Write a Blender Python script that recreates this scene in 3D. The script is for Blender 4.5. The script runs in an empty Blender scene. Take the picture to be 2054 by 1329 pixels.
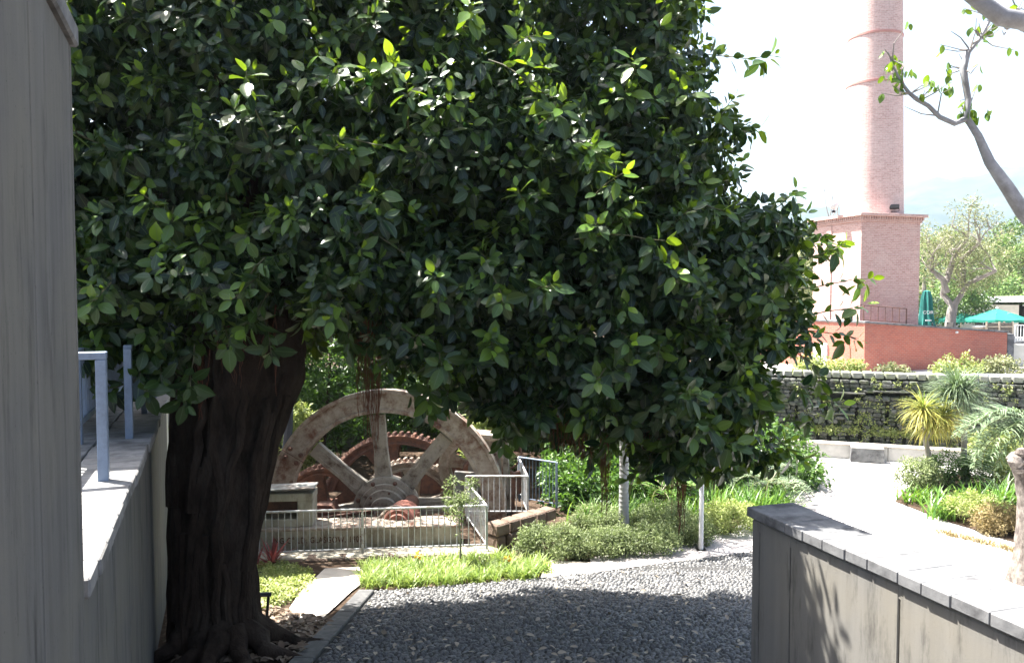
import bpy, math, random
import numpy as np
from mathutils import Vector, Matrix, Euler
random.seed(7); rng = np.random.default_rng(7)
R = math.radians
SC = bpy.context.scene
COL = SC.collection
# ------------------------------------------------------------------ camera, sky, sun, exposure
FPX, PITCH = 1600.0, R(2.6)
cam = bpy.data.cameras.new('camera'); cam.sensor_width = 36; cam.lens = 36*FPX/2054
cam.clip_start = 0.05; cam.clip_end = 9000
camo = bpy.data.objects.new('camera', cam); COL.objects.link(camo)
camo.location = (0, 0, 0); camo.rotation_euler = (R(90)-PITCH, 0, 0); SC.camera = camo
SUN_AZ, SUN_EL = R(-62), R(64)          # azimuth from +Y towards +X
world = bpy.data.worlds.new('World'); SC.world = world; world.use_nodes = True
wn = world.node_tree.nodes; wl = world.node_tree.links
sky = wn.new('ShaderNodeTexSky'); sky.sky_type = 'NISHITA'; sky.sun_disc = False
sky.sun_elevation = SUN_EL; sky.sun_rotation = SUN_AZ; sky.dust_density = 4.5; sky.air_density = 1.0; sky.ozone_density = 1.0
wn['Background'].inputs['Strength'].default_value = 0.065
wl.new(sky.outputs[0], wn['Background'].inputs[0])
sun = bpy.data.lights.new('sun', 'SUN'); sun.energy = 5.0; sun.angle = R(0.55); sun.color = (1, .955, .88)
suno = bpy.data.objects.new('sun', sun); COL.objects.link(suno)
sd = Vector((math.sin(SUN_AZ)*math.cos(SUN_EL), math.cos(SUN_AZ)*math.cos(SUN_EL), math.sin(SUN_EL)))
suno.rotation_euler = sd.to_track_quat('Z', 'Y').to_euler(); suno.location = sd*50
SC.view_settings.view_transform = 'Standard'; SC.view_settings.look = 'None'
SC.view_settings.exposure = 2.55; SC.view_settings.gamma = 1.0; SC.view_settings.use_curve_mapping = False
SC.render.engine = 'CYCLES'
SC.cycles.max_bounces = 8; SC.cycles.diffuse_bounces = 4; SC.cycles.glossy_bounces = 3; SC.cycles.transmission_bounces = 4
SC.cycles.transparent_max_bounces = 6; SC.cycles.volume_bounces = 0; SC.cycles.caustics_reflective = False; SC.cycles.caustics_refractive = False
SC.cycles.use_denoising = True; SC.cycles.sample_clamp_indirect = 8

# ------------------------------------------------------------------ helpers
CP, SP = math.cos(PITCH), math.sin(PITCH)
def ray(px, py):
    u, v = (px-1027)/FPX, (664.5-py)/FPX
    d = Vector((u, CP+v*SP, -SP+v*CP)); return d/d.y
def at(px, py, Y): return ray(px, py)*Y
def on_z(px, py, z): d = ray(px, py); return d*(z/d.z)
G0, GS, ZP = -2.85, .15, -5.0
YF = (G0-ZP)/GS
def gz(y): return G0-GS*max(y, -2) if y < YF else ZP
def on_g(px, py):
    d = ray(px, py); Y = G0/(d.z+GS)
    if Y < 0 or Y > YF: Y = ZP/d.z
    return d*Y
def empty(name, loc, rz=0, label=None, cat=None, group=None):
    o = bpy.data.objects.new(name, None); o.location = loc; o.rotation_euler = (0, 0, rz); COL.objects.link(o)
    return tag(o, label, cat, group)
def tag(o, label=None, cat=None, group=None, kind=None):
    if label: o['label'] = label
    if cat: o['category'] = cat
    if group: o['group'] = group
    if kind: o['kind'] = kind
    return o
def link(name, me, mat=None, parent=None, kind=None, label=None):
    o = bpy.data.objects.new(name, me); COL.objects.link(o)
    if mat is not None and not me.materials: me.materials.append(mat)
    if parent: o.parent = parent
    if kind: o['kind'] = kind
    if label: o['label'] = label
    return o
class MB:
    def __init__(s): s.v = []; s.f = []
    def add(s, vs, fs, M=None):
        n = len(s.v); s.v += [tuple(M @ Vector(p)) if M else tuple(p) for p in vs]; s.f += [tuple(i+n for i in f) for f in fs]; return s
    def box(s, c, d, rot=None, bev=0.0, taper=1.0):
        x, y, z = d[0]/2, d[1]/2, d[2]/2
        M = Matrix.Translation(c) @ (Euler(rot).to_matrix().to_4x4() if rot else Matrix())
        if bev <= 0:
            vs = [(-x,-y,-z),(x,-y,-z),(x,y,-z),(-x,y,-z),(-x*taper,-y*taper,z),(x*taper,-y*taper,z),(x*taper,y*taper,z),(-x*taper,y*taper,z)]
            fs = [(0,3,2,1),(4,5,6,7),(0,1,5,4),(1,2,6,5),(2,3,7,6),(3,0,4,7)]
        else:
            b = min(bev, x*.45, y*.45, z*.45); vs = []
            for zz, q in ((-z, b), (-z+b, 0), (z-b, 0), (z, b)):
                k = 1 if zz < 0 else taper
                vs += [(a*k, e*k, zz) for a, e in ((-x+b+q*.0, -y+q), (x-b, -y+q), (x-q, -y+b), (x-q, y-b), (x-b, y-q), (-x+b, y-q), (-x+q, y-b), (-x+q, -y+b))]
            fs = [tuple(range(7, -1, -1)), tuple(range(24, 32))]
            for r in range(3): fs += [(r*8+i, r*8+(i+1) % 8, r*8+8+(i+1) % 8, r*8+8+i) for i in range(8)]
        return s.add(vs, fs, M)
    def tube(s, pts, rad, n=8, cap=True):
        pts = [Vector(p) for p in pts]
        if not hasattr(rad, '__len__'): rad = [rad]*len(pts)
        base = len(s.v); up = None
        for i, p in enumerate(pts):
            t = (pts[min(i+1, len(pts)-1)]-pts[max(i-1, 0)]).normalized()
            if up is None: up = t.orthogonal().normalized()
            a = (up-t*up.dot(t))
            a = a.normalized() if a.length > 1e-6 else t.orthogonal().normalized()
            up = a; b = t.cross(a)
            for k in range(n):
                w = 2*math.pi*k/n; s.v.append(tuple(p+(a*math.cos(w)+b*math.sin(w))*rad[i]))
        for i in range(len(pts)-1):
            for k in range(n):
                s.f.append((base+i*n+k, base+i*n+(k+1) % n, base+(i+1)*n+(k+1) % n, base+(i+1)*n+k))
        if cap:
            s.f.append(tuple(base+k for k in range(n-1, -1, -1))); e = base+(len(pts)-1)*n; s.f.append(tuple(e+k for k in range(n)))
        return s
    def lathe(s, prof, n=24, M=None, close=False):
        vs = []; fs = []; m = len(prof)
        for r, z in prof:
            vs += [(r*math.cos(2*math.pi*k/n), r*math.sin(2*math.pi*k/n), z) for k in range(n)]
        for i in range(m if close else m-1):
            j = (i+1) % m
            for k in range(n): fs.append((i*n+k, i*n+(k+1) % n, j*n+(k+1) % n, j*n+k))
        if not close:
            if prof[0][0] > 1e-4: fs.append(tuple(range(n-1, -1, -1)))
            if prof[-1][0] > 1e-4: fs.append(tuple((m-1)*n+k for k in range(n)))
        return s.add(vs, fs, M)
    def prism(s, poly, z0, z1, M=None):
        n = len(poly); vs = [(a, b, z0) for a, b in poly]+[(a, b, z1) for a, b in poly]
        fs = [tuple(range(n-1, -1, -1)), tuple(range(n, 2*n))]+[(i, (i+1) % n, n+(i+1) % n, n+i) for i in range(n)]
        return s.add(vs, fs, M)
    def mesh(s, name, smooth=False, off=None):
        me = bpy.data.meshes.new(name)
        v = s.v if off is None else [(a-off[0], b-off[1], c-off[2]) for a, b, c in s.v]
        me.from_pydata(v, [], s.f); me.update()
        if smooth:
            me.polygons.foreach_set('use_smooth', [True]*len(me.polygons))
            try: me.set_sharp_from_angle(angle=R(40))
            except Exception: pass
        return me
    def build(s, name, mat, parent=None, smooth=False, world=False, kind=None, label=None):
        off = parent.location if (world and parent) else None
        return link(name, s.mesh(name, smooth, off), mat, parent, kind, label)
def np_mesh(name, V, T, uv=None, tint=None, smooth=True):
    """V (n,3), T (m,3 or 4) index array, uv per vertex, tint per vertex"""
    me = bpy.data.meshes.new(name); n, m, k = len(V), len(T), T.shape[1]
    me.vertices.add(n); me.vertices.foreach_set('co', np.ascontiguousarray(V, np.float32).ravel())
    me.loops.add(m*k); me.loops.foreach_set('vertex_index', np.ascontiguousarray(T, np.int32).ravel())
    me.polygons.add(m); me.polygons.foreach_set('loop_start', np.arange(0, m*k, k, dtype=np.int32))
    if smooth: me.polygons.foreach_set('use_smooth', np.ones(m, bool))
    if uv is not None:
        l = me.uv_layers.new(name='UVMap'); l.data.foreach_set('uv', np.ascontiguousarray(uv[T.ravel()], np.float32).ravel())
    if tint is not None:
        a = me.attributes.new('tint', 'FLOAT', 'POINT'); a.data.foreach_set('value', np.ascontiguousarray(tint, np.float32))
    me.update(calc_edges=True); return me
def norm(a): return a/np.maximum(np.linalg.norm(a, axis=-1, keepdims=True), 1e-9)
def inst(tV, tT, M, P):
    """template verts tV, tris tT, frames M (N,3,3) columns = axes, positions P"""
    V = np.einsum('nij,kj->nki', M, tV)+P[:, None, :]
    T = tT[None]+(np.arange(len(P))*len(tV))[:, None, None]
    return V.reshape(-1, 3), T.reshape(-1, tT.shape[1])
def frames(L, N):
    """columns: side, along L, normal"""
    L = norm(L); N = norm(N-L*np.sum(N*L, 1, keepdims=True)); B = np.cross(L, N)
    return np.stack([B, L, N], 2)

# ------------------------------------------------------------------ materials
def nodes(name):
    m = bpy.data.materials.new(name); m.use_nodes = True
    nt = m.node_tree; return m, nt, nt.nodes, nt.links, nt.nodes['Principled BSDF']
def ramp(n, l, src, stops):
    r = n.new('ShaderNodeValToRGB'); e = r.color_ramp.elements
    while len(e) < len(stops): e.new(.5)
    for i, (p, c) in enumerate(stops): e[i].position = p; e[i].color = (*c, 1) if len(c) == 3 else c
    l.new(src, r.inputs[0]); return r.outputs[0]
def noise(n, l, vec, scale, detail=5, rough=.6):
    t = n.new('ShaderNodeTexNoise'); t.inputs['Scale'].default_value = scale; t.inputs['Detail'].default_value = detail
    t.inputs['Roughness'].default_value = rough
    if vec is not None: l.new(vec, t.inputs['Vector'])
    return t.outputs[0]
def coords(n, l, scale=(1,1,1), kind='Object'):
    if kind == 'Pos': src = n.new('ShaderNodeNewGeometry').outputs['Position']
    else: src = n.new('ShaderNodeTexCoord').outputs[kind]
    mp = n.new('ShaderNodeMapping'); mp.inputs['Scale'].default_value = scale; l.new(src, mp.inputs[0]); return mp.outputs[0]
def mix(n, l, fac, a, b, mode='MIX'):
    x = n.new('ShaderNodeMix'); x.data_type = 'RGBA'; x.blend_type = mode
    for s, i in ((fac, 0), (a, 6), (b, 7)):
        if hasattr(s, 'is_linked') or hasattr(s, 'links'): l.new(s, x.inputs[i])
        elif i == 0: x.inputs[0].default_value = s
        else: x.inputs[i].default_value = (*s, 1)
    return x.outputs[2]
def bump(n, l, h, b, strength=.3, dist=.02):
    k = n.new('ShaderNodeBump'); k.inputs['Strength'].default_value = strength; k.inputs['Distance'].default_value = dist
    l.new(h, k.inputs['Height']); l.new(k.outputs[0], b.inputs['Normal'])
def simple(name, c1, c2, scale=4, rough=.7, stretch=(1,1,1), bs=.25, bd=.01, metal=0, dirt=None, dscale=1.2, spec=.4, kind='Pos'):
    m, nt, n, l, b = nodes(name)
    v = coords(n, l, stretch, kind); f = noise(n, l, v, scale, 6, .65)
    c = ramp(n, l, f, [(.32, c1), (.68, c2)])
    if dirt:
        g = noise(n, l, v, dscale, 7, .7); k = ramp(n, l, g, [(.48, (0,0,0)), (.66, (1,1,1))]); c = mix(n, l, k, c, dirt)
    l.new(c, b.inputs['Base Color']); b.inputs['Roughness'].default_value = rough; b.inputs['Metallic'].default_value = metal
    b.inputs['Specular IOR Level'].default_value = spec
    if bs: bump(n, l, noise(n, l, v, scale*6, 6, .7), b, bs, bd)
    return m
def leafmat(name, old, young, tr_old, tr_young, rough=.38, fac=.3, rib=None, nscale=0):
    m, nt, n, l, b = nodes(name)
    a = n.new('ShaderNodeAttribute'); a.attribute_name = 'tint'
    c = mix(n, l, a.outputs['Fac'], old, young); t = mix(n, l, a.outputs['Fac'], tr_old, tr_young)
    if rib:
        uv = n.new('ShaderNodeUVMap'); sx = n.new('ShaderNodeSeparateXYZ'); l.new(uv.outputs[0], sx.inputs[0])
        s = n.new('ShaderNodeMath'); s.operation = 'SUBTRACT'; l.new(sx.outputs[0], s.inputs[0]); s.inputs[1].default_value = .5
        ab = n.new('ShaderNodeMath'); ab.operation = 'ABSOLUTE'; l.new(s.outputs[0], ab.inputs[0])
        k = ramp(n, l, ab.outputs[0], [(.015, (1,1,1)), (.05, (0,0,0))]); c = mix(n, l, k, c, rib)
        wv = n.new('ShaderNodeTexWave'); wv.inputs['Scale'].default_value = 6; wv.inputs['Distortion'].default_value = 1.0
        mp = n.new('ShaderNodeMapping'); mp.inputs['Rotation'].default_value = (0, 0, .9); l.new(uv.outputs[0], mp.inputs[0]); l.new(mp.outputs[0], wv.inputs[0])
        bump(n, l, wv.outputs['Fac'], b, .12, .004)
    if nscale:
        f = noise(n, l, coords(n, l, (1,1,1), 'Pos'), nscale, 3); k = ramp(n, l, f, [(.35, (.55,.55,.55)), (.7, (1.25,1.2,1.1))])
        c = mix(n, l, 1.0, c, k, 'MULTIPLY')
    l.new(c, b.inputs['Base Color']); b.inputs['Roughness'].default_value = rough; b.inputs['Specular IOR Level'].default_value = .45
    tr = n.new('ShaderNodeBsdfTranslucent'); l.new(t, tr.inputs[0])
    ms = n.new('ShaderNodeMixShader'); ms.inputs[0].default_value = fac
    l.new(b.outputs[0], ms.inputs[1]); l.new(tr.outputs[0], ms.inputs[2]); l.new(ms.outputs[0], n['Material Output'].inputs[0])
    return m
def concrete(name, base, dark, stain, kind='Object', warm=(.30,.27,.19)):
    m, nt, n, l, b = nodes(name)
    v = coords(n, l, (5, 5, .22), kind); v1 = coords(n, l, (1, 1, 1), kind); v2 = coords(n, l, (2.2, 2.2, .35), kind)
    c = ramp(n, l, noise(n, l, v, 1.5, 6, .62), [(.25, dark), (.75, base)])
    c = mix(n, l, ramp(n, l, noise(n, l, v1, 1.1, 4, .6), [(.42, (0,0,0)), (.7, (.75,.75,.75))]), c, warm)
    c = mix(n, l, ramp(n, l, noise(n, l, v2, 2.2, 7, .75), [(.52, (0,0,0)), (.7, (.8,.8,.8))]), c, stain)
    c = mix(n, l, ramp(n, l, noise(n, l, v1, 60, 3, .6), [(.66, (0,0,0)), (.74, (.6,.6,.6))]), c, stain)
    l.new(c, b.inputs['Base Color']); b.inputs['Roughness'].default_value = .88; b.inputs['Specular IOR Level'].default_value = .25
    h = mix(n, l, .5, noise(n, l, v, 4, 8, .7), noise(n, l, v1, 40, 5, .7)); bump(n, l, h, b, .4, .005)
    return m
def brick(name, c1, c2, mortar, uv=False, scale=1.0, dirt=(.28,.17,.13)):
    m, nt, n, l, b = nodes(name)
    if uv: v = n.new('ShaderNodeUVMap').outputs[0]
    else:
        s = n.new('ShaderNodeSeparateXYZ'); l.new(n.new('ShaderNodeTexCoord').outputs['Object'], s.inputs[0])
        a = n.new('ShaderNodeMath'); l.new(s.outputs[0], a.inputs[0]); l.new(s.outputs[1], a.inputs[1])
        cb = n.new('ShaderNodeCombineXYZ'); l.new(a.outputs[0], cb.inputs[0]); l.new(s.outputs[2], cb.inputs[1]); v = cb.outputs[0]
    t = n.new('ShaderNodeTexBrick'); l.new(v, t.inputs['Vector']); t.inputs['Scale'].default_value = scale
    t.inputs['Color1'].default_value = (*c1, 1); t.inputs['Color2'].default_value = (*c2, 1); t.inputs['Mortar'].default_value = (*mortar, 1)
    t.inputs['Brick Width'].default_value = .24; t.inputs['Row Height'].default_value = .085; t.inputs['Mortar Size'].default_value = .009
    t.inputs['Mortar Smooth'].default_value = .3; t.inputs['Bias'].default_value = -.1
    c = mix(n, l, ramp(n, l, noise(n, l, v, 9, 5, .8), [(.5, (0,0,0)), (.72, (.7,.7,.7))]), t.outputs[0], dirt)
    c = mix(n, l, ramp(n, l, noise(n, l, v, .7, 6, .7), [(.45, (0,0,0)), (.75, (.45,.45,.45))]), c, mortar)
    l.new(c, b.inputs['Base Color']); b.inputs['Roughness'].default_value = .9; b.inputs['Specular IOR Level'].default_value = .2
    iv = n.new('ShaderNodeInvert'); l.new(t.outputs['Fac'], iv.inputs['Color']); bump(n, l, iv.outputs[0], b, .8, .012)
    return m
M = {}
M['conc'] = concrete('board concrete', (.15,.148,.143), (.092,.091,.088), (.04,.039,.037), warm=(.16,.152,.128))
M['conc_r'] = concrete('weathered concrete', (.20,.194,.182), (.13,.126,.118), (.045,.043,.039), warm=(.205,.19,.158))
M['coping'] = simple('grey coping stone', (.11,.112,.117), (.20,.202,.207), 5, .8, dirt=(.065,.065,.069), dscale=3)
M['paver'] = simple('terrace paver', (.17,.168,.168), (.28,.275,.27), 6, .85, dirt=(.10,.098,.096), dscale=2)
M['soil'] = simple('garden soil', (.04,.027,.019), (.08,.054,.038), 9, .95, bs=.8, bd=.03, dirt=(.13,.095,.07), dscale=3, spec=.1)
M['plaza'] = simple('pale plaza concrete', (.40,.385,.37), (.52,.51,.49), 2.5, .9, dirt=(.33,.315,.30), dscale=.6, spec=.2)
M['flag'] = simple('pink grey flagstone', (.34,.31,.305), (.44,.41,.40), 3, .85, dirt=(.27,.25,.245))
M['slab'] = simple('cream path concrete', (.50,.45,.40), (.62,.57,.51), 4, .9, dirt=(.40,.34,.28), spec=.2)
M['pathbase'] = simple('dark joint mortar', (.02,.02,.021), (.045,.044,.042), 12, .95)
M['pebble'] = simple('basalt pebble', (.034,.035,.038), (.12,.119,.121), 7, .42, dirt=(.20,.195,.187), dscale=9, bs=.15, spec=.5)
M['kerb'] = simple('basalt kerb', (.055,.055,.057), (.10,.10,.102), 8, .75, dirt=(.13,.128,.124), dscale=4)
M['bark'] = simple('ficus bark', (.016,.010,.007), (.065,.042,.03), 7, .9, (1,1,.35), 1.0, .05, dirt=(.08,.06,.047), dscale=1.6, spec=.2)
M['root'] = simple('red aerial root', (.11,.04,.025), (.24,.09,.05), 10, .8, (1,1,.3))
M['twig'] = simple('green twig', (.06,.065,.028), (.12,.11,.05), 12, .6)
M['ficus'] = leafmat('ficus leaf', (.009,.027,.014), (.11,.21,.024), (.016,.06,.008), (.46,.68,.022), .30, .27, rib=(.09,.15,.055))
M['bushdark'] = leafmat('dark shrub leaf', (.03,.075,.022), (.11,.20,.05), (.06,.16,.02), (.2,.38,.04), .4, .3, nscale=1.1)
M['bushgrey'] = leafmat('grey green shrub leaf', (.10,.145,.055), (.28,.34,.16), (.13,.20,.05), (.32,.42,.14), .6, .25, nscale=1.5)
M['lime'] = leafmat('lime strap leaf', (.10,.17,.035), (.30,.37,.10), (.16,.28,.03), (.38,.48,.09), .45, .35)
M['strap'] = leafmat('green strap leaf', (.045,.12,.022), (.14,.26,.04), (.10,.25,.02), (.3,.45,.05), .4, .3)
M['cover'] = leafmat('yellow green ground cover', (.16,.22,.06), (.38,.42,.16), (.2,.3,.05), (.45,.5,.12), .6, .3)
M['dry'] = leafmat('dry brown foliage', (.17,.13,.06), (.34,.27,.13), (.2,.15,.05), (.4,.3,.1), .7, .25)
M['redleaf'] = leafmat('red cordyline leaf', (.13,.025,.03), (.32,.09,.09), (.3,.04,.03), (.6,.15,.12), .4, .35)
M['palm'] = leafmat('grey green palm leaf', (.09,.14,.075), (.24,.30,.19), (.12,.2,.06), (.3,.4,.18), .45, .25)
M['yucca'] = leafmat('yellowing narrow leaf', (.13,.20,.05), (.42,.38,.10), (.2,.3,.04), (.6,.5,.1), .5, .3)
M['olive'] = leafmat('pale olive leaf', (.16,.19,.09), (.33,.35,.20), (.18,.24,.07), (.4,.42,.18), .6, .25, nscale=.5)
M['fartree'] = leafmat('far tree leaf', (.05,.11,.035), (.17,.26,.08), (.08,.18,.03), (.25,.38,.08), .55, .25, nscale=.35)
M['litter'] = leafmat('fallen leaf', (.13,.085,.055), (.40,.34,.26), (.1,.06,.03), (.3,.22,.12), .6, .1)
M['flower'] = leafmat('orange flower', (.7,.25,.03), (.85,.55,.05), (.7,.3,.03), (.9,.6,.05), .6, .3)
M['bluemetal'] = simple('blue grey painted steel', (.15,.195,.27), (.19,.24,.32), 6, .5, dirt=(.12,.15,.20), dscale=4, bs=.1)
M['steel'] = simple('grey painted rail', (.42,.44,.46), (.55,.57,.59), 9, .45, dirt=(.30,.25,.21), dscale=6, bs=.1)
M['whiterail'] = simple('pale blue rail', (.50,.56,.64), (.58,.64,.71), 5, .5, bs=0)
M['cream'] = simple('flaking cream paint on iron', (.27,.245,.21), (.42,.385,.335), 9, .6, dirt=(.09,.06,.045), dscale=4.5, bs=.7)
M['creamrust'] = simple('cream paint with rust', (.25,.20,.16), (.42,.37,.31), 9, .65, dirt=(.14,.06,.035), dscale=3.4, bs=.7)
M['rust'] = simple('rust brown iron', (.085,.045,.036), (.16,.082,.06), 6, .72, dirt=(.20,.09,.055), dscale=3, bs=.5)
M['redoxide'] = simple('red oxide painted iron', (.20,.075,.055), (.30,.12,.09), 5, .65, dirt=(.12,.06,.045), dscale=3, bs=.3)
M['greyiron'] = simple('weathered grey iron', (.14,.143,.14), (.24,.24,.23), 4, .65, dirt=(.17,.11,.08), dscale=2.2, bs=.4)
M['bedstone'] = simple('stained bed casting', (.27,.25,.20), (.40,.375,.31), 3, .8, (1,1,.5), .5, .01, dirt=(.16,.135,.10), dscale=2.2)
M['rubble'] = simple('rubble plinth stone', (.12,.078,.058), (.24,.18,.14), 4, .9, bs=.8, bd=.04, dirt=(.13,.09,.07), dscale=2)
M['black'] = simple('black painted metal', (.012,.012,.013), (.025,.025,.026), 6, .5, bs=.1)
M['slotshade'] = simple('shade-toned recess stone', (.022,.023,.02), (.05,.05,.044), 6, .95)  # wall core colour darkened to paint the shade inside the slots
M['mossstone'] = simple('mossy basalt', (.055,.058,.05), (.17,.172,.158), 8, .9, bs=.9, bd=.04, dirt=(.07,.10,.035), dscale=3.5)
M['capstone'] = simple('pale cap stone', (.15,.153,.14), (.27,.273,.25), 5, .9, dirt=(.20,.23,.12), dscale=2, bs=.6)
M['brickred'] = brick('red brick wall', (.46,.14,.095), (.36,.105,.08), (.42,.24,.19))
M['brickpink'] = brick('glare-paled pink brick', (.60,.39,.35), (.48,.28,.25), (.64,.53,.49))  # tone raised to stand in for glare veiling the chimney
M['brickshaft'] = brick('chimney shaft brick', (.66,.47,.44), (.55,.36,.33), (.70,.60,.57), uv=True)  # paled and desaturated to imitate the same glare
M['iron_band'] = simple('rusty iron band', (.46,.22,.19), (.52,.28,.25), 5, .7)  # rust lightened towards the brick to imitate fading in glare
M['render'] = simple('cream render', (.52,.50,.44), (.60,.58,.52), 3, .85, bs=.1)
M['white'] = simple('white painted fascia', (.70,.70,.69), (.78,.78,.77), 3, .6, bs=.05)
M['whitedirty'] = simple('off white panel', (.6,.6,.62), (.7,.7,.71), 3, .5, bs=.05)
M['glass'] = simple('dark window glass', (.03,.04,.045), (.05,.06,.065), 3, .08, bs=0, spec=.6)
M['dark'] = simple('dark interior', (.03,.028,.027), (.05,.047,.045), 3, .8, bs=0)
M['teal'] = leafmat('teal parasol cloth', (.012,.20,.15), (.02,.26,.2), (.01,.24,.17), (.02,.3,.22), .8, .25)
M['tealdark'] = simple('folded teal cloth', (.008,.10,.09), (.014,.15,.13), 5, .85, bs=.2)
M['wood'] = simple('pale pole wood', (.42,.35,.26), (.55,.47,.37), 4, .7, (1,1,.2))
M['bamboo'] = simple('grey bamboo', (.13,.115,.10), (.22,.195,.165), 6, .8, (4,4,.3))
M['greybark'] = simple('smooth grey bark', (.20,.18,.165), (.34,.31,.285), 5, .8, (1,1,.35), .5, .015, dirt=(.17,.15,.14), dscale=2.5)
M['palmbark'] = simple('grey ringed palm bark', (.34,.335,.35), (.47,.465,.48), 4, .8, (1,1,.5), .4, .01, dirt=(.25,.24,.25))
M['paletrunk'] = simple('pale limb bark', (.20,.20,.215), (.36,.36,.375), 4, .75, bs=.3, dirt=(.20,.19,.19), dscale=3)
M['mount'] = simple('forested mountain', (.014,.028,.034), (.035,.05,.05), .012, .95, bs=0, dirt=(.05,.055,.055), dscale=.008, spec=.1)
M['binmat'] = simple('green plastic bin', (.03,.09,.03), (.045,.12,.04), 3, .5, bs=0)
M['screenblue'] = simple('slate blue facade', (.05,.062,.085), (.075,.09,.12), 2, .6, bs=.1)

# ------------------------------------------------------------------ terrain
def S(x): return 26.2-.22*(min(max(x, 6), 30)-10)
def HT(x, y):
    s = S(x)
    if y <= s+.001: return (gz(y) if x < 6 else max(ZP, -5.0))-.02
    h = -3.5
    if y > 110: h += (y-110)*.02
    return h
xs = [-3000,-800,-200,-60,-20,-8,-3,0,3,5.5,6.1,10,14,18,24,30,45,70,150,400,1200,3000]
def rows(x):
    s = S(x); return [-40, -6, 0, 4, 8, 11, YF, 18, s-.3, s, s+.04, s+8, 45, 60, 80, 110, 200, 450, 1000, 2000, 3500]
V = [(x, y, HT(x, y) if i != 10 else -3.5) for x in xs for i, y in enumerate(rows(x))]
nr = 21; F = [(a*nr+b, (a+1)*nr+b, (a+1)*nr+b+1, a*nr+b+1) for a in range(len(xs)-1) for b in range(nr-1)]
mb = MB(); mb.v = V; mb.f = F; mb.build('ground', M['soil'], kind='structure')
def sheet(name, pts, mat, dz=.006, kind='structure', z=None, thick=0):
    mb = MB(); n = len(pts)
    zz = [(gz(p[1]) if z is None else z)+dz for p in pts]
    mb.v = [(p[0], p[1], q) for p, q in zip(pts, zz)]; mb.f = [tuple(range(n))]
    if thick:
        mb.v += [(p[0], p[1], q-thick) for p, q in zip(pts, zz)]; mb.f += [(i, n+i, n+(i+1) % n, (i+1) % n) for i in range(n)]
    me = mb.mesh(name)
    if me.polygons[0].normal.z < 0: me.flip_normals()
    return link(name, me, mat, kind=kind)
sheet('plaza', [(2.8,15.5),(5.3,14.45),(6.2,14.4),(6.2,4),(34,4),(34,20.5),(12,25.4),(8.6,26.1),(6.6,26.1),(5.6,19.0),(5.0,17.2),(4.2,16.4)], M['plaza'], .004, z=ZP)
# upper terrace ground (cafe level)
sheet('cafe_terrace', [(10,34),(80,34),(80,84),(10,84)], M['plaza'], .006, z=-3.5)
# flagstones crossing the plaza, in two runs
f0 = on_z(1640, 985, ZP)
for k in range(4):
    for j in range(6):
        MB().box((f0.x+(k-1.5)*.78+.25*(j-2.5), f0.y+(j-2.5)*.95, ZP+.006+.001*((k+j) % 3)), (.76, .93, .03), (0, 0, -.02), .006).build('flagstone', M['flag'], bpy.data.objects['plaza'])
# cobbled path
E = Vector((2.5, 8.2, 0)); WD = Vector((.3, -.954, 0)).normalized()
kl = [on_g(590, 1329), on_g(660, 1254), on_g(722, 1189)]
kd = (kl[2]-kl[0]).normalized()
far = [on_g(722, 1189), on_g(900, 1174), on_g(1100, 1158), on_g(1300, 1133), on_g(1515, 1106)]
def left_x(y): return kl[0].x+(kl[2].x-kl[0].x)*(y-kl[0].y)/(kl[2].y-kl[0].y)
def far_y(x):
    for a, b in zip(far[:-1], far[1:]):
        if x <= b.x: return a.y+(b.y-a.y)*(x-a.x)/(b.x-a.x)
    return far[-1].y
def right_x(y): return E.x+WD.x/WD.y*(y-E.y) if y < E.y else (E.x+.3+(y-E.y)*.42)
path = MB()
cols = [i/24 for i in range(25)]
for i in range(25):
    for j in range(25):
        x = None
        y = 3.5+(j/24)*12.1
        xl, xr = left_x(y) if y < kl[2].y else None, right_x(y)
        if xl is None: xl = kl[2].x
        x = xl+(xr-xl)*cols[i]; yy = min(y, far_y(x)) if y > kl[2].y else y
        path.v.append((x, yy, gz(yy)+.012))
path.f = [(i*25+j, (i+1)*25+j, (i+1)*25+j+1, i*25+j+1) for i in range(24) for j in range(24)]
pathob = path.build('cobbled_path', M['pathbase'], kind='structure')
# pebble template: flattened dome on an oval footprint
pv = [(0, 0, 1.0)]
for z, r in ((.72, .62), (0.1, 1.0)):
    pv += [(r*math.cos(a*math.pi/3.5+z), r*math.sin(a*math.pi/3.5+z), z) for a in range(7)]
pt = [(0, 1+a, 1+(a+1) % 7) for a in range(7)]
for a in range(7): pt += [(1+a, 8+a, 8+(a+1) % 7), (1+a, 8+(a+1) % 7, 1+(a+1) % 7)]
PV, PT = np.array(pv), np.array(pt)
P = []; row = 0; y = 8.35
while y < 15.6:
    x = -4.2+(row % 2)*.045
    while x < 6:
        ok = left_x(y)+.27 < x < right_x(y)-.03 if y < kl[2].y else (kl[2].x+.1 < x < right_x(y))
        if ok and y < far_y(x)-.03: P.append((x+random.gauss(0, .008), y+random.gauss(0, .006)+.04*math.sin(x*1.7), 0))
        x += .074+random.uniform(-.012, .012)
    y += .055; row += 1
P = np.array(P); P[:, 2] = [gz(q)+.006 for q in P[:, 1]]
N = len(P); ang = rng.normal(.25, .35, N); ca, sa = np.cos(ang), np.sin(ang)
q_ = rng.lognormal(0, .16, N); sx, sy, sz = rng.uniform(.028, .045, N)*q_, rng.uniform(.018, .030, N)*q_, rng.uniform(.014, .046, N)
Mx = np.zeros((N, 3, 3)); Mx[:, 0, 0] = ca*sx; Mx[:, 1, 0] = sa*sx; Mx[:, 0, 1] = -sa*sy; Mx[:, 1, 1] = ca*sy; Mx[:, 2, 2] = sz; Mx[:, 2, 1] = -.15*sy
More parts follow.
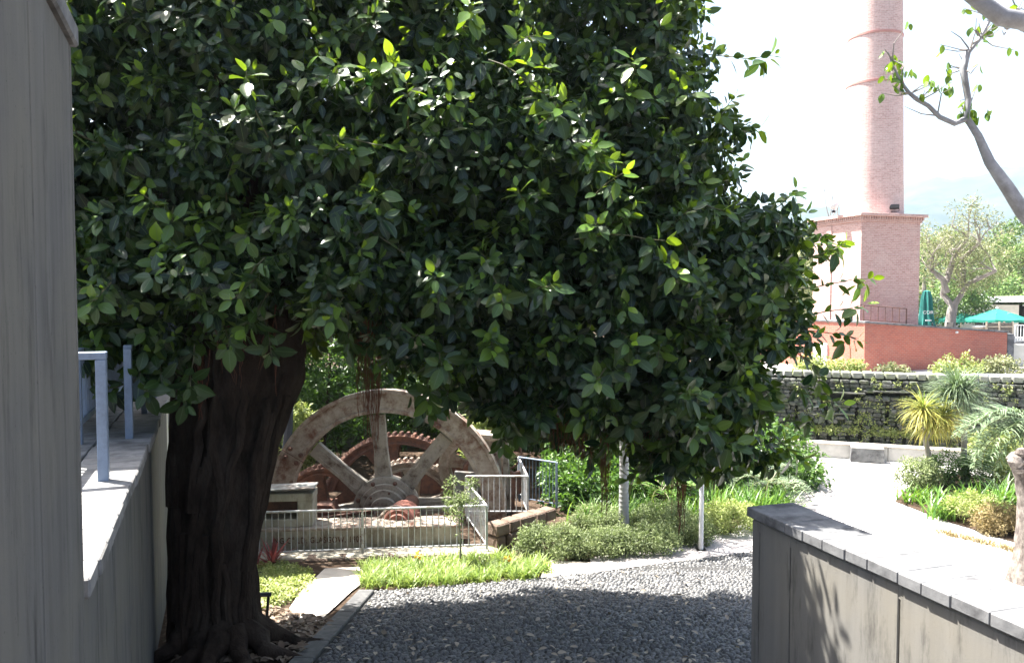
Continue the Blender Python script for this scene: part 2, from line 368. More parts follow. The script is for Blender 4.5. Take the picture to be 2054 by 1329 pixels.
order = np.argsort(P[:, 1]+.35*np.abs(P[:, 0]-.3)); own, rest = order[:300], order[300:]
pm = np_mesh('cobble', PV, PT, smooth=True); pm.materials.append(M['pebble'])
for i in own:
    o = bpy.data.objects.new('cobble', pm); COL.objects.link(o); o.parent = pathob
    mm = Matrix([list(Mx[i, r])+[P[i, r]] for r in range(3)]+[[0, 0, 0, 1]]); o.matrix_local = mm
V, T = inst(PV, PT, Mx[rest], P[rest]); link('cobblestones', np_mesh('cobblestones', V, T), M['pebble'], pathob, 'stuff')
# kerb stones
kerb = empty('kerb', kl[0]); tag(kerb, kind='structure')
kang = math.atan2(kd.y, kd.x); L = (kl[2]-kl[0]).length; n = 5
for i in range(-2, n):
    c = kl[0]+kd*(L*(i+.5)/n)
    me = MB().box((0, 0, 0), (L/n-.012, .25, .2), None, .012).mesh('kerb_stone')
    o = link('kerb_stone', me, M['kerb'], kerb); o.location = c+Vector((.10, 0, -.04))-kerb.location
    o.rotation_euler = (0, math.atan(GS*kd.y/math.hypot(kd.x, kd.y)), kang)
# paved garden path and slabs
gp = [on_g(560, 1252), on_g(640, 1247), on_g(705, 1186), on_g(724, 1172), on_g(724, 1137), on_g(652, 1140), on_g(600, 1190)]
sheet('garden_path', [(p.x, p.y) for p in gp], M['slab'], .012)
ps = [on_g(1084, 1160), on_g(1190, 1150), on_g(1190, 1128), on_g(1098, 1124)]
sheet('pavement', [(p.x, p.y) for p in ps], M['slab'], .016)
ps = [on_g(1184, 1151), on_g(1300, 1134), on_g(1515, 1107), on_g(1515, 1078), on_g(1400, 1085), on_g(1184, 1120)]
sheet('pavement', [(p.x, p.y) for p in ps], M['flag'], .020)

# ------------------------------------------------------------------ concrete walls
TD = Vector((-.36, .93, 0)).normalized(); TA = math.atan2(TD.y, TD.x); T0 = Vector((-2.05, 3.75, 0))
tw = empty('concrete_wall', (T0.x, T0.y, -3.45), TA, 'tall grey board-marked concrete wall at the left edge of the picture', 'wall')
MB().box((-1.9, .2, 2.3), (3.78, .36, 4.6)).build('core', M['conc'], tw)
for i, (a, b) in enumerate([(-.06, 0), (-1.0, -.07), (-1.95, -1.01), (-2.9, -1.96), (-3.8, -2.91)]):
    MB().box(((a+b)/2, .008, 2.3), (b-a-.006, .03, 4.6), None, .006).build('panel', M['conc'], tw)
MB().box((-1.88, .205, 4.655), (3.84, .48, .10), None, .012).build('coping', M['coping'], tw)
rw = empty('terrace_wall', (T0.x, T0.y, -4.6), TA, 'low concrete retaining wall of the raised terrace left of the ficus trunk', 'wall')
def tz(t): return -1.36-.026*t+4.6
for a, b in [(.0, .78), (.79, 1.6), (1.61, 2.75), (2.76, 4.1), (4.11, 5.6), (5.61, 7.3), (7.31, 9.9), (9.91, 10.5)]:
    mb = MB(); z0, z1 = tz(a)-.09, tz(b)-.09
    mb.add([(a,.03,0),(b-.008,.03,0),(b-.008,.34,0),(a,.34,0),(a,.03,z0),(b-.008,.03,z1),(b-.008,.34,z1),(a,.34,z0)], [(0,3,2,1),(4,5,6,7),(0,1,5,4),(1,2,6,5),(2,3,7,6),(3,0,4,7)])
    mb.build('panel', M['conc'] if a < 9.9 else M['render'], rw)
tf = empty('terrace_floor', (T0.x, T0.y, -4.6), TA); tag(tf, kind='structure')
t = 0.02; i = 0
while t < 16:
    w = .34; z = (tz(t)+tz(t+w))/2
    MB().box((t+w/2, .22+random.uniform(-.012, .004), z-.05), (w-.012, .5, .1), (0, .026, 0), .01).build('paving_stone', M['paver'], tf)
    if t < 9:
        for q in range(2):
            MB().box((t+w/2+.1*(q % 2), .48+.62*(q+.5), z-.053), (w-.012, .61, .1), (0, .026, 0), .008).build('paving_stone', M['paver'], tf)
    else:
        MB().box((t+w/2, 1.1, z-.053), (w-.012, 1.24, .1), (0, .026, 0), .008).build('paving_stone', M['paver'], tf)
    t += w; i += 1
MB().box((8, 3.2, tz(8)-.6), (16.4, 6.0, 1.06), (0, .026, 0)).build('terrace_base', M['coping'], tf)
# right wall
RA = math.atan2(WD.y, WD.x)
rr = empty('concrete_wall', (E.x, E.y, -5.0), RA, 'low stained concrete wall with stone coping at the right, half in tree shadow', 'wall')
RZ = -2.2+5.0
MB().box((4.5, .26, RZ/2-.05), (8.96, .44, RZ-.14)).build('core', M['conc_r'], rr)
for a, b in [(0, .12), (.13, .62), (.63, 2.0), (2.01, 3.3), (3.31, 4.6), (4.61, 6.4), (6.41, 9)]:
    MB().box(((a+b)/2, .022, RZ/2-.06), (b-a-.006, .045, RZ-.13), None, .008).build('panel', M['conc_r'], rr)
for a, b in [(.0, 9)]:
    MB().box((4.5, .03, RZ-.17), (9.0, .05, .14), None, .012).build('ledge', M['conc_r'], rr)
x = -.05; i = 0
while x < 9:
    w = .27+random.uniform(-.04, .08)
    MB().box((x+w/2, .245+random.uniform(-.006, .006), RZ-.05+random.uniform(-.003, .003)), (w-.003, .57, .1), None, .008).build('coping_stone', M['coping'], rr); x += w

# ------------------------------------------------------------------ terrace railings and facade behind
def tpt(t, off, z): q = T0+TD*t+Vector((TD.y*-1, TD.x, 0))*off; return Vector((q.x, q.y, z))
rl = empty('steel_railing', tpt(2.6, .18, -1.43), TA, 'blue grey steel railing with square posts on the left terrace edge', 'railing')
for i, t in enumerate([0, 2.3, 4.6, 6.9, 9.2]):
    MB().box((t, 0, .47-.026*t), (.10, .075, .94), None, .006).build('post', M['bluemetal'], rl)
for a, b in [(2.3, 4.6), (4.6, 6.9), (6.9, 9.2)]:
    MB().box(((a+b)/2, 0, .945-.026*(a+b)/2), (b-a-.004, .08, .055), (0, .026, 0), .005).build('rail', M['bluemetal'], rl)
MB().box((0, .215, .969), (.104, .51, .056), None, .005).build('rail', M['bluemetal'], rl)
r2 = empty('steel_railing', tpt(2.4, .62, -1.43), TA, 'blue grey balustrade with thin upright bars behind the edge railing on the terrace', 'railing')
for i in range(5): MB().box((i*2.2+.1, 0, .47-.06*i), (.09, .07, .96), None, .005).build('post', M['bluemetal'], r2)
for z in (.22, .93): MB().box((4.5, 0, z-.117), (9, .06, .06), (0, .026, 0), .005).build('rail', M['bluemetal'], r2)
bm_ = MB().box((0, 0, 0), (.022, .022, .68)).mesh('baluster')
for i in range(70):
    t = .12+i*.125; o = link('baluster', bm_, M['bluemetal'], r2); o.location = (t, 0, .57-.026*t)
fc = empty('building_facade', tpt(12.4, -.55, -2.2), TA+R(90), 'slate blue building front with upright slats behind the left terrace', 'building')
MB().box((4.5, -.25, 2.6), (9.2, .3, 5.2)).build('wall', M['screenblue'], fc)
sm = MB().box((0, 0, 0), (.05, .12, 3.4)).mesh('slat')
for i in range(44): o = link('slat', sm, M['bluemetal'], fc); o.location = (.15+i*.2, 0.02, 2.75)
MB().box((2.25, 3.75, 3.0), (.3, 7.5, 6.0)).build('added_shade_wing', M['screenblue'], fc)  # mostly unseen wing, added to throw shade on the terrace
MB().box((4.5, .06, .95), (9, .16, .14)).build('sill', M['bluemetal'], fc)
MB().box((4.5, .06, 4.55), (9, .3, .16)).build('lintel', M['bluemetal'], fc)

# ------------------------------------------------------------------ foliage generators
def blades(N, base, az, th0, th1, length, width, K=4, tint=None, twist=0.25):
    """curved strap leaves: angle from vertical runs th0 -> th0+th1 along the blade"""
    t = np.linspace(0, 1, K+1); pos = np.zeros((N, K+1, 3)); h = np.zeros(N); z = np.zeros(N)
    for k in range(K+1):
        if k:
            th = th0+th1*(t[k]-.5/K); h = h+np.sin(th)*length/K; z = z+np.cos(th)*length/K
        pos[:, k, 0] = base[:, 0]+h*np.sin(az); pos[:, k, 1] = base[:, 1]+h*np.cos(az); pos[:, k, 2] = base[:, 2]+z
    wv = np.array([.55, 1, .9, .6, .04]) if K == 4 else np.interp(t, [0, .3, .7, 1], [.6, 1, .7, .04])
    tw = rng.normal(0, twist, N); side = np.stack([np.cos(az+tw), -np.sin(az+tw), .15*np.sin(tw*3)], 1)
    V = np.stack([pos-side[:, None, :]*(width[:, None]*wv)[..., None]/2, pos+side[:, None, :]*(width[:, None]*wv)[..., None]/2], 2).reshape(N, -1, 3)
    q = np.array([(2*k, 2*k+1, 2*k+3, 2*k+2) for k in range(K)])
    T = (q[None]+(np.arange(N)*2*(K+1))[:, None, None]).reshape(-1, 4)
    tn = np.repeat(rng.uniform(0, 1, N) if tint is None else tint, 2*(K+1))
    return V.reshape(-1, 3), T, tn
SLV = np.array([(0,0,0),(-.5,.42,.10),(0,.45,0),(.5,.42,.10),(0,1,-.12)], float); SLT = np.array([(0,2,1),(0,3,2),(1,2,4),(2,3,4)])
def cloud(cents, rads, per, size, aspect=.5, up=.4, tint=(0, 1), flat=1.0, shell=.0):
    """leaves gathered round clump centres"""
    cents = np.asarray(cents); n = len(cents)*per; c = np.repeat(cents, per, 0); r = np.repeat(np.asarray(rads), per)
    d = norm(rng.normal(size=(n, 3))); rad = r*(shell+(1-shell)*rng.uniform(0, 1, n)**.5)
    P = c+d*rad[:, None]*np.array([1, 1, flat]); L = norm(d+rng.normal(0, .6, (n, 3))+np.array([0, 0, -.1])); Nn = norm(d*.5+np.array([0, 0, up])+rng.normal(0, .5, (n, 3)))
    F = frames(L, Nn); s = size*rng.uniform(.65, 1.25, n); F = F*np.stack([s*aspect, s, s], 1)[:, None, :]
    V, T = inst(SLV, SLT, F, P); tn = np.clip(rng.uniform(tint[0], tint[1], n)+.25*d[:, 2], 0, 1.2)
    return V, T, np.repeat(tn, len(SLV))
def merge(parts):
    V = []; T = []; tn = []; o = 0
    for v, t, q in parts: V.append(v); T.append(t+o); tn.append(q); o += len(v)
    return np.concatenate(V), np.concatenate(T), np.concatenate(tn)
def ell_pts(n, c, r, shell=.35):
    d = norm(rng.normal(size=(n, 3))); q = (shell+(1-shell)*rng.uniform(0, 1, n)**.6)
    return np.array(c)+d*q[:, None]*np.array(r)
def cloud_obj(name, args_list, mat, parent=None, off=(0, 0, 0), kind=None, label=None):
    V, T, tn = merge(args_list); return link(name, np_mesh(name, V-np.array(off), T, tint=tn, smooth=True), mat, parent, kind, label)
def shrub(name, c, r, n, per, size, mat, label, cat='shrub', group=None, aspect=.4, stem=True, crad=.2, up=.5, tint=(0, 1)):
    root = empty(name, c, 0, label, cat, group)
    cs = ell_pts(n, (0, 0, r[2]*.95), r, .45); cs = cs[cs[:, 2] > .04]
    cloud_obj('foliage', [cloud(cs, np.full(len(cs), crad), per, size, aspect, up, tint)], mat, root)
    if stem:
        mb = MB()
        for k in range(7):
            q = Vector(cs[k % len(cs)]); mb.tube([(q.x*.1, q.y*.1, 0), (q.x*.4, q.y*.4, q.z*.5), tuple(q)], [.018, .012, .005], 5)
        mb.build('stem', M['bark'], root)
    return root
def strapclump(name, c, n, length, width, mat, label, cat='plant', group=None, th0=(.1, .7), th1=(.5, 1.5), rad=.06, tint=None):
    b = np.stack([rng.normal(0, rad, n), rng.normal(0, rad, n), np.zeros(n)], 1)
    V, T, tn = blades(n, b, rng.uniform(0, 6.28, n), rng.uniform(*th0, n), rng.uniform(*th1, n), length*rng.uniform(.6, 1.1, n), width*rng.uniform(.7, 1.2, n), 4, tint)
    o = link(name, np_mesh(name, V, T, tint=tn), mat); o.location = c; return tag(o, label, cat, group)
def branchy(mb, p, d, L, r, depth, tips, spread=.6, seg=4, wob=.18, n=6, up=.12):
    pts = [p.copy()]; q = p.copy(); dd = d.normalized()
    for k in range(seg):
        dd = (dd+Vector((random.gauss(0, wob), random.gauss(0, wob), random.gauss(0, wob)+up))).normalized(); q = q+dd*L/seg; pts.append(q.copy())
    mb.tube(pts, [r*(1-.45*k/seg) for k in range(seg+1)], n, cap=True)
    if depth == 0: tips.append(q.copy()); return
    for k in range(random.choice((2, 3))):
        nd = (dd+Vector((random.gauss(0, spread), random.gauss(0, spread), random.gauss(0, spread*.6)))).normalized()
        branchy(mb, q-dd*L*.08*k, nd, L*random.uniform(.62, .85), r*.56, depth-1, tips, spread, seg, wob, max(4, n-1), up)

# ------------------------------------------------------------------ the ficus tree
TY = 9.5
fb = Vector((at(440, 1305, TY).x, TY, gz(TY)))
ficus = empty('ficus_tree', fb, 0, 'large dark green ficus tree with thick trunk and overhanging crown filling the picture', 'tree')
secs = [(1345, 345, 560), (1318, 348, 548), (1290, 352, 525), (1250, 354, 514), (1200, 353, 508), (1130, 351, 508), (1050, 352, 522), (960, 354, 540), (880, 357, 556), (820, 360, 572), (760, 366, 597), (700, 372, 606), (640, 385, 602), (560, 400, 590)]
NS = 44; V = []; ph = [random.uniform(0, 6.28) for _ in range(8)]
SS = []
for a, b in zip(secs[:-1], secs[1:]):
    for k in range(4): SS.append([a[j]+(b[j]-a[j])*k/4 for j in range(3)])
SS.append(list(secs[-1]))
for i, (py, l, r) in enumerate(SS):
    A, B = at(l, py, TY), at(r, py, TY); c = (A+B)/2; hw = (B.x-A.x)/2; zz = c.z
    for k in range(NS):
        w = 2*math.pi*k/NS
        fl = .16*abs(math.sin(2.5*w+ph[0]+.35*zz))+.09*math.sin(5*w+ph[1]-.9*zz)+.07*abs(math.sin(4.5*w+ph[2]+.9*zz))+.025*math.sin(15*w+ph[3]-2.5*zz+math.sin(3*zz))
        fl += .05*math.sin(3*zz+2*w+ph[4])*math.sin(11*w+ph[5]+zz*2)+.03*math.sin(23*w+5*zz)*math.sin(4*zz+ph[6]); base = max(0, (py-1250)/105)*.7; rr_ = 1+fl-.20+base*(.25*max(0, math.sin(3*w+1.2))+.12*math.sin(7*w))
        V.append((c.x+hw*rr_*math.cos(w), TY+hw*.85*rr_*math.sin(w), zz))
mb = MB(); mb.v = V
mb.f = [(i*NS+k, i*NS+(k+1) % NS, (i+1)*NS+(k+1) % NS, (i+1)*NS+k) for i in range(len(SS)-1) for k in range(NS)]
mb.f.append(tuple((len(SS)-1)*NS+k for k in range(NS)))
trunk = mb.build('trunk', M['bark'], ficus, True, True)
# clinging stems and surface roots
for k in range(26):
    w = random.uniform(3.3, 6.2); mb = MB(); pts = []; rads = []
    i0 = random.choice((0, 3, 8, 14, 20, 26)); i1 = min(len(SS)-1, i0+random.randint(12, 40)); ws = random.uniform(-.05, .05)
    for i in range(i0, i1, 2):
        py, l, r = SS[i]; A, B = at(l, py, TY), at(r, py, TY); c = (A+B)/2; hw = (B.x-A.x)/2
        pts.append((c.x+hw*1.03*math.cos(w), TY+hw*.88*math.sin(w), c.z)); rads.append(.07*(1-.5*(i-i0)/(i1-i0))*random.uniform(.8, 1.2)); w += ws+random.gauss(0, .055)
    if len(pts) > 3: mb.tube(pts, rads, 7); mb.build('stem', M['bark'], ficus, True, True)
for k, (dx, dy, ln) in enumerate([(1, -.5, 1.1), (.6, -.9, 1.0), (-.2, -1, .9), (1, .1, 1.0), (.9, .5, .8), (-.7, -.6, .7), (.2, -1, 1.2)]):
    d = Vector((dx, dy, 0)).normalized(); pts = []; q = fb+Vector((.05, 0, 0))+d*.32
    for s in range(6):
        p = q+d*ln*s/5+Vector((random.gauss(0, .04), random.gauss(0, .04), 0)); pts.append((p.x, p.y, gz(p.y)+.30*(1-s/5)**2.2-.0))
    MB().tube(pts, [.17, .13, .10, .075, .05, .02], 9).build('buttress_root', M['bark'], ficus, True, True)
# limbs
tips = []
for (px, py, Y, r) in [(700, 420, 9.6, .16), (520, 300, 9.2, .2), (300, 380, 9.4, .14), (900, 560, 10.2, .15), (1150, 480, 10.0, .15), (760, 150, 10.5, .18), (420, 120, 10.6, .17), (1050, 250, 11, .14), (1350, 620, 10.2, .12), (240, 560, 9.0, .09), (1000, 700, 11.5, .1)]:
    s = at(random.uniform(430, 560), 640, TY); e = at(px, py, Y); m = (s+e)/2+Vector((0, random.uniform(-.1, .3), random.uniform(-.1, .35)))
    m1 = s.lerp(m, .5)+Vector((0, 0, .12)); MB().tube([s, m1, m, m.lerp(e, .55)+Vector((0, 0, .1)), e], [r, r*.85, r*.7, r*.5, r*.2], 10).build('limb', M['bark'], ficus, True, True)
# crown blobs: px, py, depth, rx, ry, rz
BL = [(240,130,9.7,1.35,1.4,1.3),(480,90,9.8,1.4,1.5,1.4),(790,90,10.2,1.5,1.4,1.3),(1040,60,10.5,1.35,1.5,1.4),(1235,110,10.7,1.15,1.4,1.3),
 (215,350,9.5,.95,1.0,1.0),(420,330,9.3,1.15,1.1,1.05),(680,330,9.2,1.25,1.15,1.1),(930,300,9.3,1.25,1.2,1.05),(1160,320,9.7,1.2,1.2,1.1),(1330,300,10.2,.75,1.2,1.1),
 (290,520,8.8,.85,.8,.65),(460,545,8.6,.8,.75,.55),(690,490,8.7,1.0,.95,.7),(890,590,8.8,.9,1.0,.75),(1080,560,9.1,.95,1.0,.85),(1270,560,9.3,.95,1.1,1.0),(1430,560,9.8,.8,1.1,.9),(1510,480,10.0,.5,.9,.6),
 (1020,740,9.2,.6,.8,.5),(1170,720,9.0,.75,.8,.55),(1320,750,9.2,.72,.9,.62),(1470,740,9.6,.6,.9,.65),(1400,880,9.4,.42,.6,.40),(1010,790,9.5,.45,.5,.32),(1130,830,11.3,.7,.6,.36),(1360,860,10.8,.6,.6,.42),(1460,890,10.4,.45,.6,.38),
 (215,680,8.8,.36,.45,.36),(310,700,8.7,.32,.4,.3),(1540,640,9.9,.42,.7,.45),
 (330,-200,10.6,1.9,1.6,1.6),(750,-230,11.4,2.0,1.3,1.6),(1080,-140,11.4,1.3,1.4,1.3),(100,-60,10.8,1.3,1.2,1.3),
 (500,300,11.6,1.9,1.4,1.6),(900,350,11.9,2.0,1.4,1.5),(1250,420,11.9,1.3,1.3,1.3),(600,0,12,2.2,1.4,1.6),(1000,60,12.2,1.7,1.5,1.6),
 (700,590,11.8,1.3,1.0,.55),(1000,690,12.2,1.5,1.1,.6),(1250,760,12.0,1.0,1.0,.6),(480,560,11.2,1.0,1.0,.6),(860,560,12.9,1.0,.8,.6),(620,500,9.9,1.2,.6,.6),(420,450,9.8,1.3,.7,.9),(1000,500,10.3,1.6,.8,1.0)]
BC = np.array([list(at(b[0], b[1], b[2])) for b in BL]); BR = np.array([b[3:6] for b in BL])
def crown_field(P, skip=None):
    f = np.full(len(P), -9.)
    for j in range(len(BC)):
        q = 1-np.sum(((P-BC[j])/BR[j])**2, 1)
        if skip is not None: q = np.where(skip == j, -9, q)
        f = np.maximum(f, q)
    return f
RP = []; RD = []; RO = []
area = BR[:, 0]*BR[:, 1]+BR[:, 1]*BR[:, 2]+BR[:, 0]*BR[:, 2]
for j in range(len(BC)):
    n = int(area[j]*215); d = norm(rng.normal(size=(n, 3))); dep = np.where(rng.uniform(size=n) < .6, rng.uniform(.93, 1.06, n), rng.uniform(.66, .93, n))
    p = BC[j]+d*BR[j]*dep[:, None]
    w3 = p*2*np.pi; nz = (np.sin(w3[:, 0]/.83+1.3*np.sin(w3[:, 2]/1.31))+np.sin(w3[:, 2]/.67+1.1*np.sin(w3[:, 0]/1.07+w3[:, 1]/.9))+.7*np.sin(w3[:, 1]/.71+w3[:, 0]/1.9))/2.7
    hol = (nz < -.16) & (dep > .9); p = p+norm(d/BR[j])*(np.clip(nz, -.75, .8)*.30)[:, None]-norm(d/BR[j])*(hol*.30)[:, None]
    dep = np.where(hol, .9, dep)
    keep = crown_field(p, np.full(n, j)) < .22
    p = p[keep]; d = norm(d[keep]/BR[j]); RP.append(p); RD.append(d); RO.append(dep[keep])
RP = np.concatenate(RP); RD = np.concatenate(RD); RO = np.concatenate(RO)
# ficus leaf template: folded, curled, obovate
def leaf_tmpl(rowsT, W=.265, fold=.16, curl=.10):
    v = [(0, 0, 0)]; uv = [(.5, 0)]
    for t in rowsT:
        w = W*math.sin(math.pi*t**.9)**.75; z = -curl*t*t+.06*t
        v += [(-w, t, z+fold*w), (0, t, z-.01), (w, t, z+fold*w)]; uv += [(0, t), (.5, t), (1, t)]
    v.append((0, 1.02, -curl*1.25+.05)); uv.append((.5, 1)); n = len(rowsT)
    f = [(0, 2, 1), (0, 3, 2)]
    for i in range(n-1):
        a = 1+3*i
        for k in (0, 1): f += [(a+k, a+k+1, a+k+4), (a+k, a+k+4, a+k+3)]
    a = 1+3*(n-1); e = len(v)-1; f += [(a, a+1, e), (a+1, a+2, e)]
    return np.array(v), np.array(f), np.array(uv)
LV, LT, LU = leaf_tmpl([.16, .45, .78])
def rosettes(P, D, per, young, size):
    n = len(P); Pl = np.repeat(P, per, 0); Dl = np.repeat(norm(D), per, 0); k = np.tile(np.arange(per), n)
    a = k*2.4+np.repeat(rng.uniform(0, 6.28, n), per)+rng.normal(0, .25, n*per)
    X = norm(np.cross(Dl, np.array([.31, .22, .93])+0*Dl)); Y = np.cross(Dl, X); rad = X*np.cos(a)[:, None]+Y*np.sin(a)[:, None]
    el = np.radians(62-17*k+rng.normal(0, 10, n*per)); Ld = rad*np.cos(el)[:, None]+Dl*np.sin(el)[:, None]
    Ld = norm(Ld+np.array([0, 0, -.8])*(k/per)[:, None]+np.array([0, 0, -.12])); Nn = Dl*np.cos(el)[:, None]-rad*np.sin(el)[:, None]+rng.normal(0, .18, (n*per, 3))+np.array([0, 0, .25])
    s = size*rng.uniform(.72, 1.15, n*per)*np.where(k == 0, .6, np.where(k == 1, .8, 1.0))
    base = Pl-Dl*(k*.022)[:, None]+Ld*.035
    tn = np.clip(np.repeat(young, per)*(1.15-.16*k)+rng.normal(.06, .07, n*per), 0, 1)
    return base, frames(Ld, Nn)*s[:, None, None], tn, s
dirs = norm(RD*1.0+np.array([0, 0, .3])+rng.normal(0, .4, RD.shape))
young = np.where(rng.uniform(size=len(RP)) < .32, rng.uniform(.25, .9, len(RP)), rng.uniform(0, .10, len(RP)))*np.where(RO > .93, 1, .3)  # young leaves, more outside and fewer inside to imitate sunlit tips and shade
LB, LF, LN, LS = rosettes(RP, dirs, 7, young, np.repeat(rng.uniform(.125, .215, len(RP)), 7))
# sprigs: shoots that stand out of the crown
tw_ = MB(); SPp = []; SPd = []; SPy = []
def shoot(p, d, L, yg, droop=.25, leaves=4):
    q = Vector(p); dd = Vector(d).normalized(); pts = [q.copy()]; n = 5
    for k in range(n):
        dd = (dd+Vector((random.gauss(0, .12), random.gauss(0, .12), random.gauss(0, .1)-droop/n*(1 if k < 3 else -1.6)))).normalized(); q = q+dd*L/n; pts.append(q.copy())
        if k < n-1 and leaves and random.random() < .95: SPp.append(tuple(q)); SPd.append(tuple(dd+Vector((0, 0, .3)))); SPy.append(-1)
    tw_.tube(pts, [.008, .007, .007, .006, .005, .004], 5); SPp.append(tuple(q)); SPd.append(tuple((dd+Vector((0, 0, .45))).normalized())); SPy.append(yg)
outer = np.where(RO > .97)[0]; f_out = crown_field(RP[outer]); outer = outer[f_out < -.03]
facing = outer[(RD[outer, 1] < .25)]
for i in rng.choice(facing, min(230, len(facing)), replace=False):
    shoot(RP[i]-RD[i]*.1, norm((RD[i]+np.array([0, -.1, .15])+rng.normal(0, .35, 3))[None])[0], random.uniform(.22, .5), random.uniform(.15, .9))
for (px, py, Y, qx, qy, yg) in [(1420,110,9.9,1545,130,.8),(1430,230,9.9,1530,225,.5),(1540,430,9.9,1600,380,.9),(1580,520,9.8,1700,500,.9),(1590,580,9.8,1760,565,1),(1600,640,9.8,1735,600,.8),(1590,660,9.7,1720,690,.6),(1570,700,9.6,1690,730,.4),(1580,780,9.6,1690,800,1),
    (1560,850,9.6,1640,830,.9),(1540,860,9.5,1600,925,.5),(330,470,8.1,300,465,1),(350,440,8.0,285,400,1),(300,520,8.1,200,515,.5),(700,430,7.8,860,590,.5),(600,500,7.9,430,560,.6),(560,330,7.9,520,130,.4),(640,270,7.8,800,250,.5),(1150,480,7.9,1330,440,.9),(1180,400,8.0,1250,350,1),(1080,250,8.0,1120,200,.8),(930,60,8,920,10,1),(1030,90,8.1,1050,40,.9),(980,120,8.0,1130,100,1),(820,260,7.8,800,170,.5),(240,690,8.4,190,680,.7),(270,760,8.4,225,790,.2),(340,720,8.4,370,800,.1),(780,640,7.9,830,700,.3),(880,700,8.0,890,740,.3),(820,780,8.6,860,830,.6),(1000,820,8.9,1000,870,.3),(1050,820,8.9,1050,880,.2),(1220,720,8.3,1210,740,.4),(1360,760,8.4,1370,780,.4),(1400,820,8.5,1420,860,.4),(1250,820,8.6,1260,830,.2),(1440,650,8.6,1480,740,.6),(1330,430,8.8,1410,530,1),(950,520,7.9,1060,600,.4),(1640,470,9.9,1690,465,1),(230,700,8.5,180,745,.4),(280,700,8.4,270,760,.1),(250,650,8.4,180,640,.6),(330,700,8.4,330,770,.2),(220,600,8.5,165,600,.5),(300,740,8.4,290,800,.2),(390,690,8.3,380,760,.1),(450,640,8.2,440,700,.4),(520,620,8.2,560,690,.2),(700,620,8.3,690,700,.2),(930,760,8.6,900,800,.3),(1090,800,8.6,1080,850,.2)]:
    b = at(qx, qy, Y-.1); a = at(px, py, Y+.28); shoot(a, b-a, max(.25, (b-a).length), yg, .12)
SPp, SPd, SPy = np.array(SPp), norm(np.array(SPd)), np.array(SPy, float)
e = SPy >= 0
b1 = rosettes(SPp[e], SPd[e], 8, SPy[e], .215); b0 = rosettes(SPp[~e], SPd[~e], 3, np.full((~e).sum(), .18), .19)
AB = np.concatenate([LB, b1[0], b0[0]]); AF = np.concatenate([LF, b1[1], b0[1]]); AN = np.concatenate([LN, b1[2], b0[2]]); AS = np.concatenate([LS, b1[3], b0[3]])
# the 300 leaves that show largest become objects: nearest per screen cell, inside the frame
ctr = AB+AF[:, :, 1]*.5; u = ctr[:, 0]/ctr[:, 1]*FPX+1027; v = 664.5-(ctr[:, 2]/ctr[:, 1]+math.tan(PITCH))*FPX
vis = (u > 160) & (u < 2040) & (v > 10) & (v < 1100); cell = (np.floor(u/26)*1000+np.floor(v/26)).astype(int)
face = np.abs(np.sum(AF[:, :, 2]*norm(-ctr), 1))/AS; score = AS*face/ctr[:, 1]
best = {}
for i in np.where(vis)[0]:
    c = cell[i]
    if c not in best or ctr[i, 1] < ctr[best[c], 1]: best[c] = i
cand = np.array(list(best.values())); own = cand[np.argsort(-score[cand])[:300]]
mask = np.ones(len(AB), bool); mask[own] = False
V, T = inst(LV, LT, AF[mask], AB[mask]); nl = int(mask.sum())
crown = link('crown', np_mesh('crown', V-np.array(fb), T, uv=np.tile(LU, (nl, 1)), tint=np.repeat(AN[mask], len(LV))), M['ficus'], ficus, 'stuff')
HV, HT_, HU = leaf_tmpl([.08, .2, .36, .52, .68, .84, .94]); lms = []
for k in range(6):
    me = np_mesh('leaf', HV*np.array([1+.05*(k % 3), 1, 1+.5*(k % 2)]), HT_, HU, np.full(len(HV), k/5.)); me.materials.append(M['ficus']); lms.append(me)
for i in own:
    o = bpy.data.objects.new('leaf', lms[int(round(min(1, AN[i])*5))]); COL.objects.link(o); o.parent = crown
    o.matrix_local = Matrix([list(AF[i, r])+[AB[i, r]-fb[r]] for r in range(3)]+[[0, 0, 0, 1]])
tw_.build('twigs', M['twig'], ficus, True, True, 'stuff')
# hanging aerial roots
def rootbundle(px, py0, py1, Y, n, spread, r=.006):
    mb = MB(); a = at(px, py0, Y); b = at(px, py1, Y)
    for k in range(n):
        x, y = random.gauss(0, spread), random.gauss(0, spread); ln = random.uniform(.45, 1); pts = []
        for s in range(8):
            t = s/7*ln; g = 1-.45*t; p = a.lerp(b, t); pts.append((p.x+x*g+random.gauss(0, .012), p.y+y*g+random.gauss(0, .012), p.z))
        mb.tube(pts, [r*(1-.6*s/7) for s in range(8)], 4)
    mb.build('aerial_root', M['root'], ficus, False, True)
for a in [(745, 640, 920, 10.6, 46, .10), (722, 680, 840, 10.7, 14, .06), (405, 700, 850, 8.9, 26, .05, .005), (1125, 800, 930, 10.6, 50, .14), (1165, 800, 950, 10.8, 34, .12), (1212, 820, 1045, 10.4, 34, .05), (1255, 840, 900, 10.5, 16, .10), (1368, 860, 1090, 10.0, 30, .05), (1352, 840, 1040, 10.3, 26, .10), (1300, 830, 960, 10.6, 44, .16), (1430, 860, 1010, 10.4, 30, .14), (1190, 800, 920, 11.0, 40, .2), (1340, 800, 930, 11.0, 40, .2), (1010, 780, 900, 10.9, 18, .10), (480, 640, 780, 8.9, 24, .16, .004), (553, 600, 905, 8.85, 2, .02, .005), (1080, 800, 900, 10.9, 24, .15)]: rootbundle(*a)

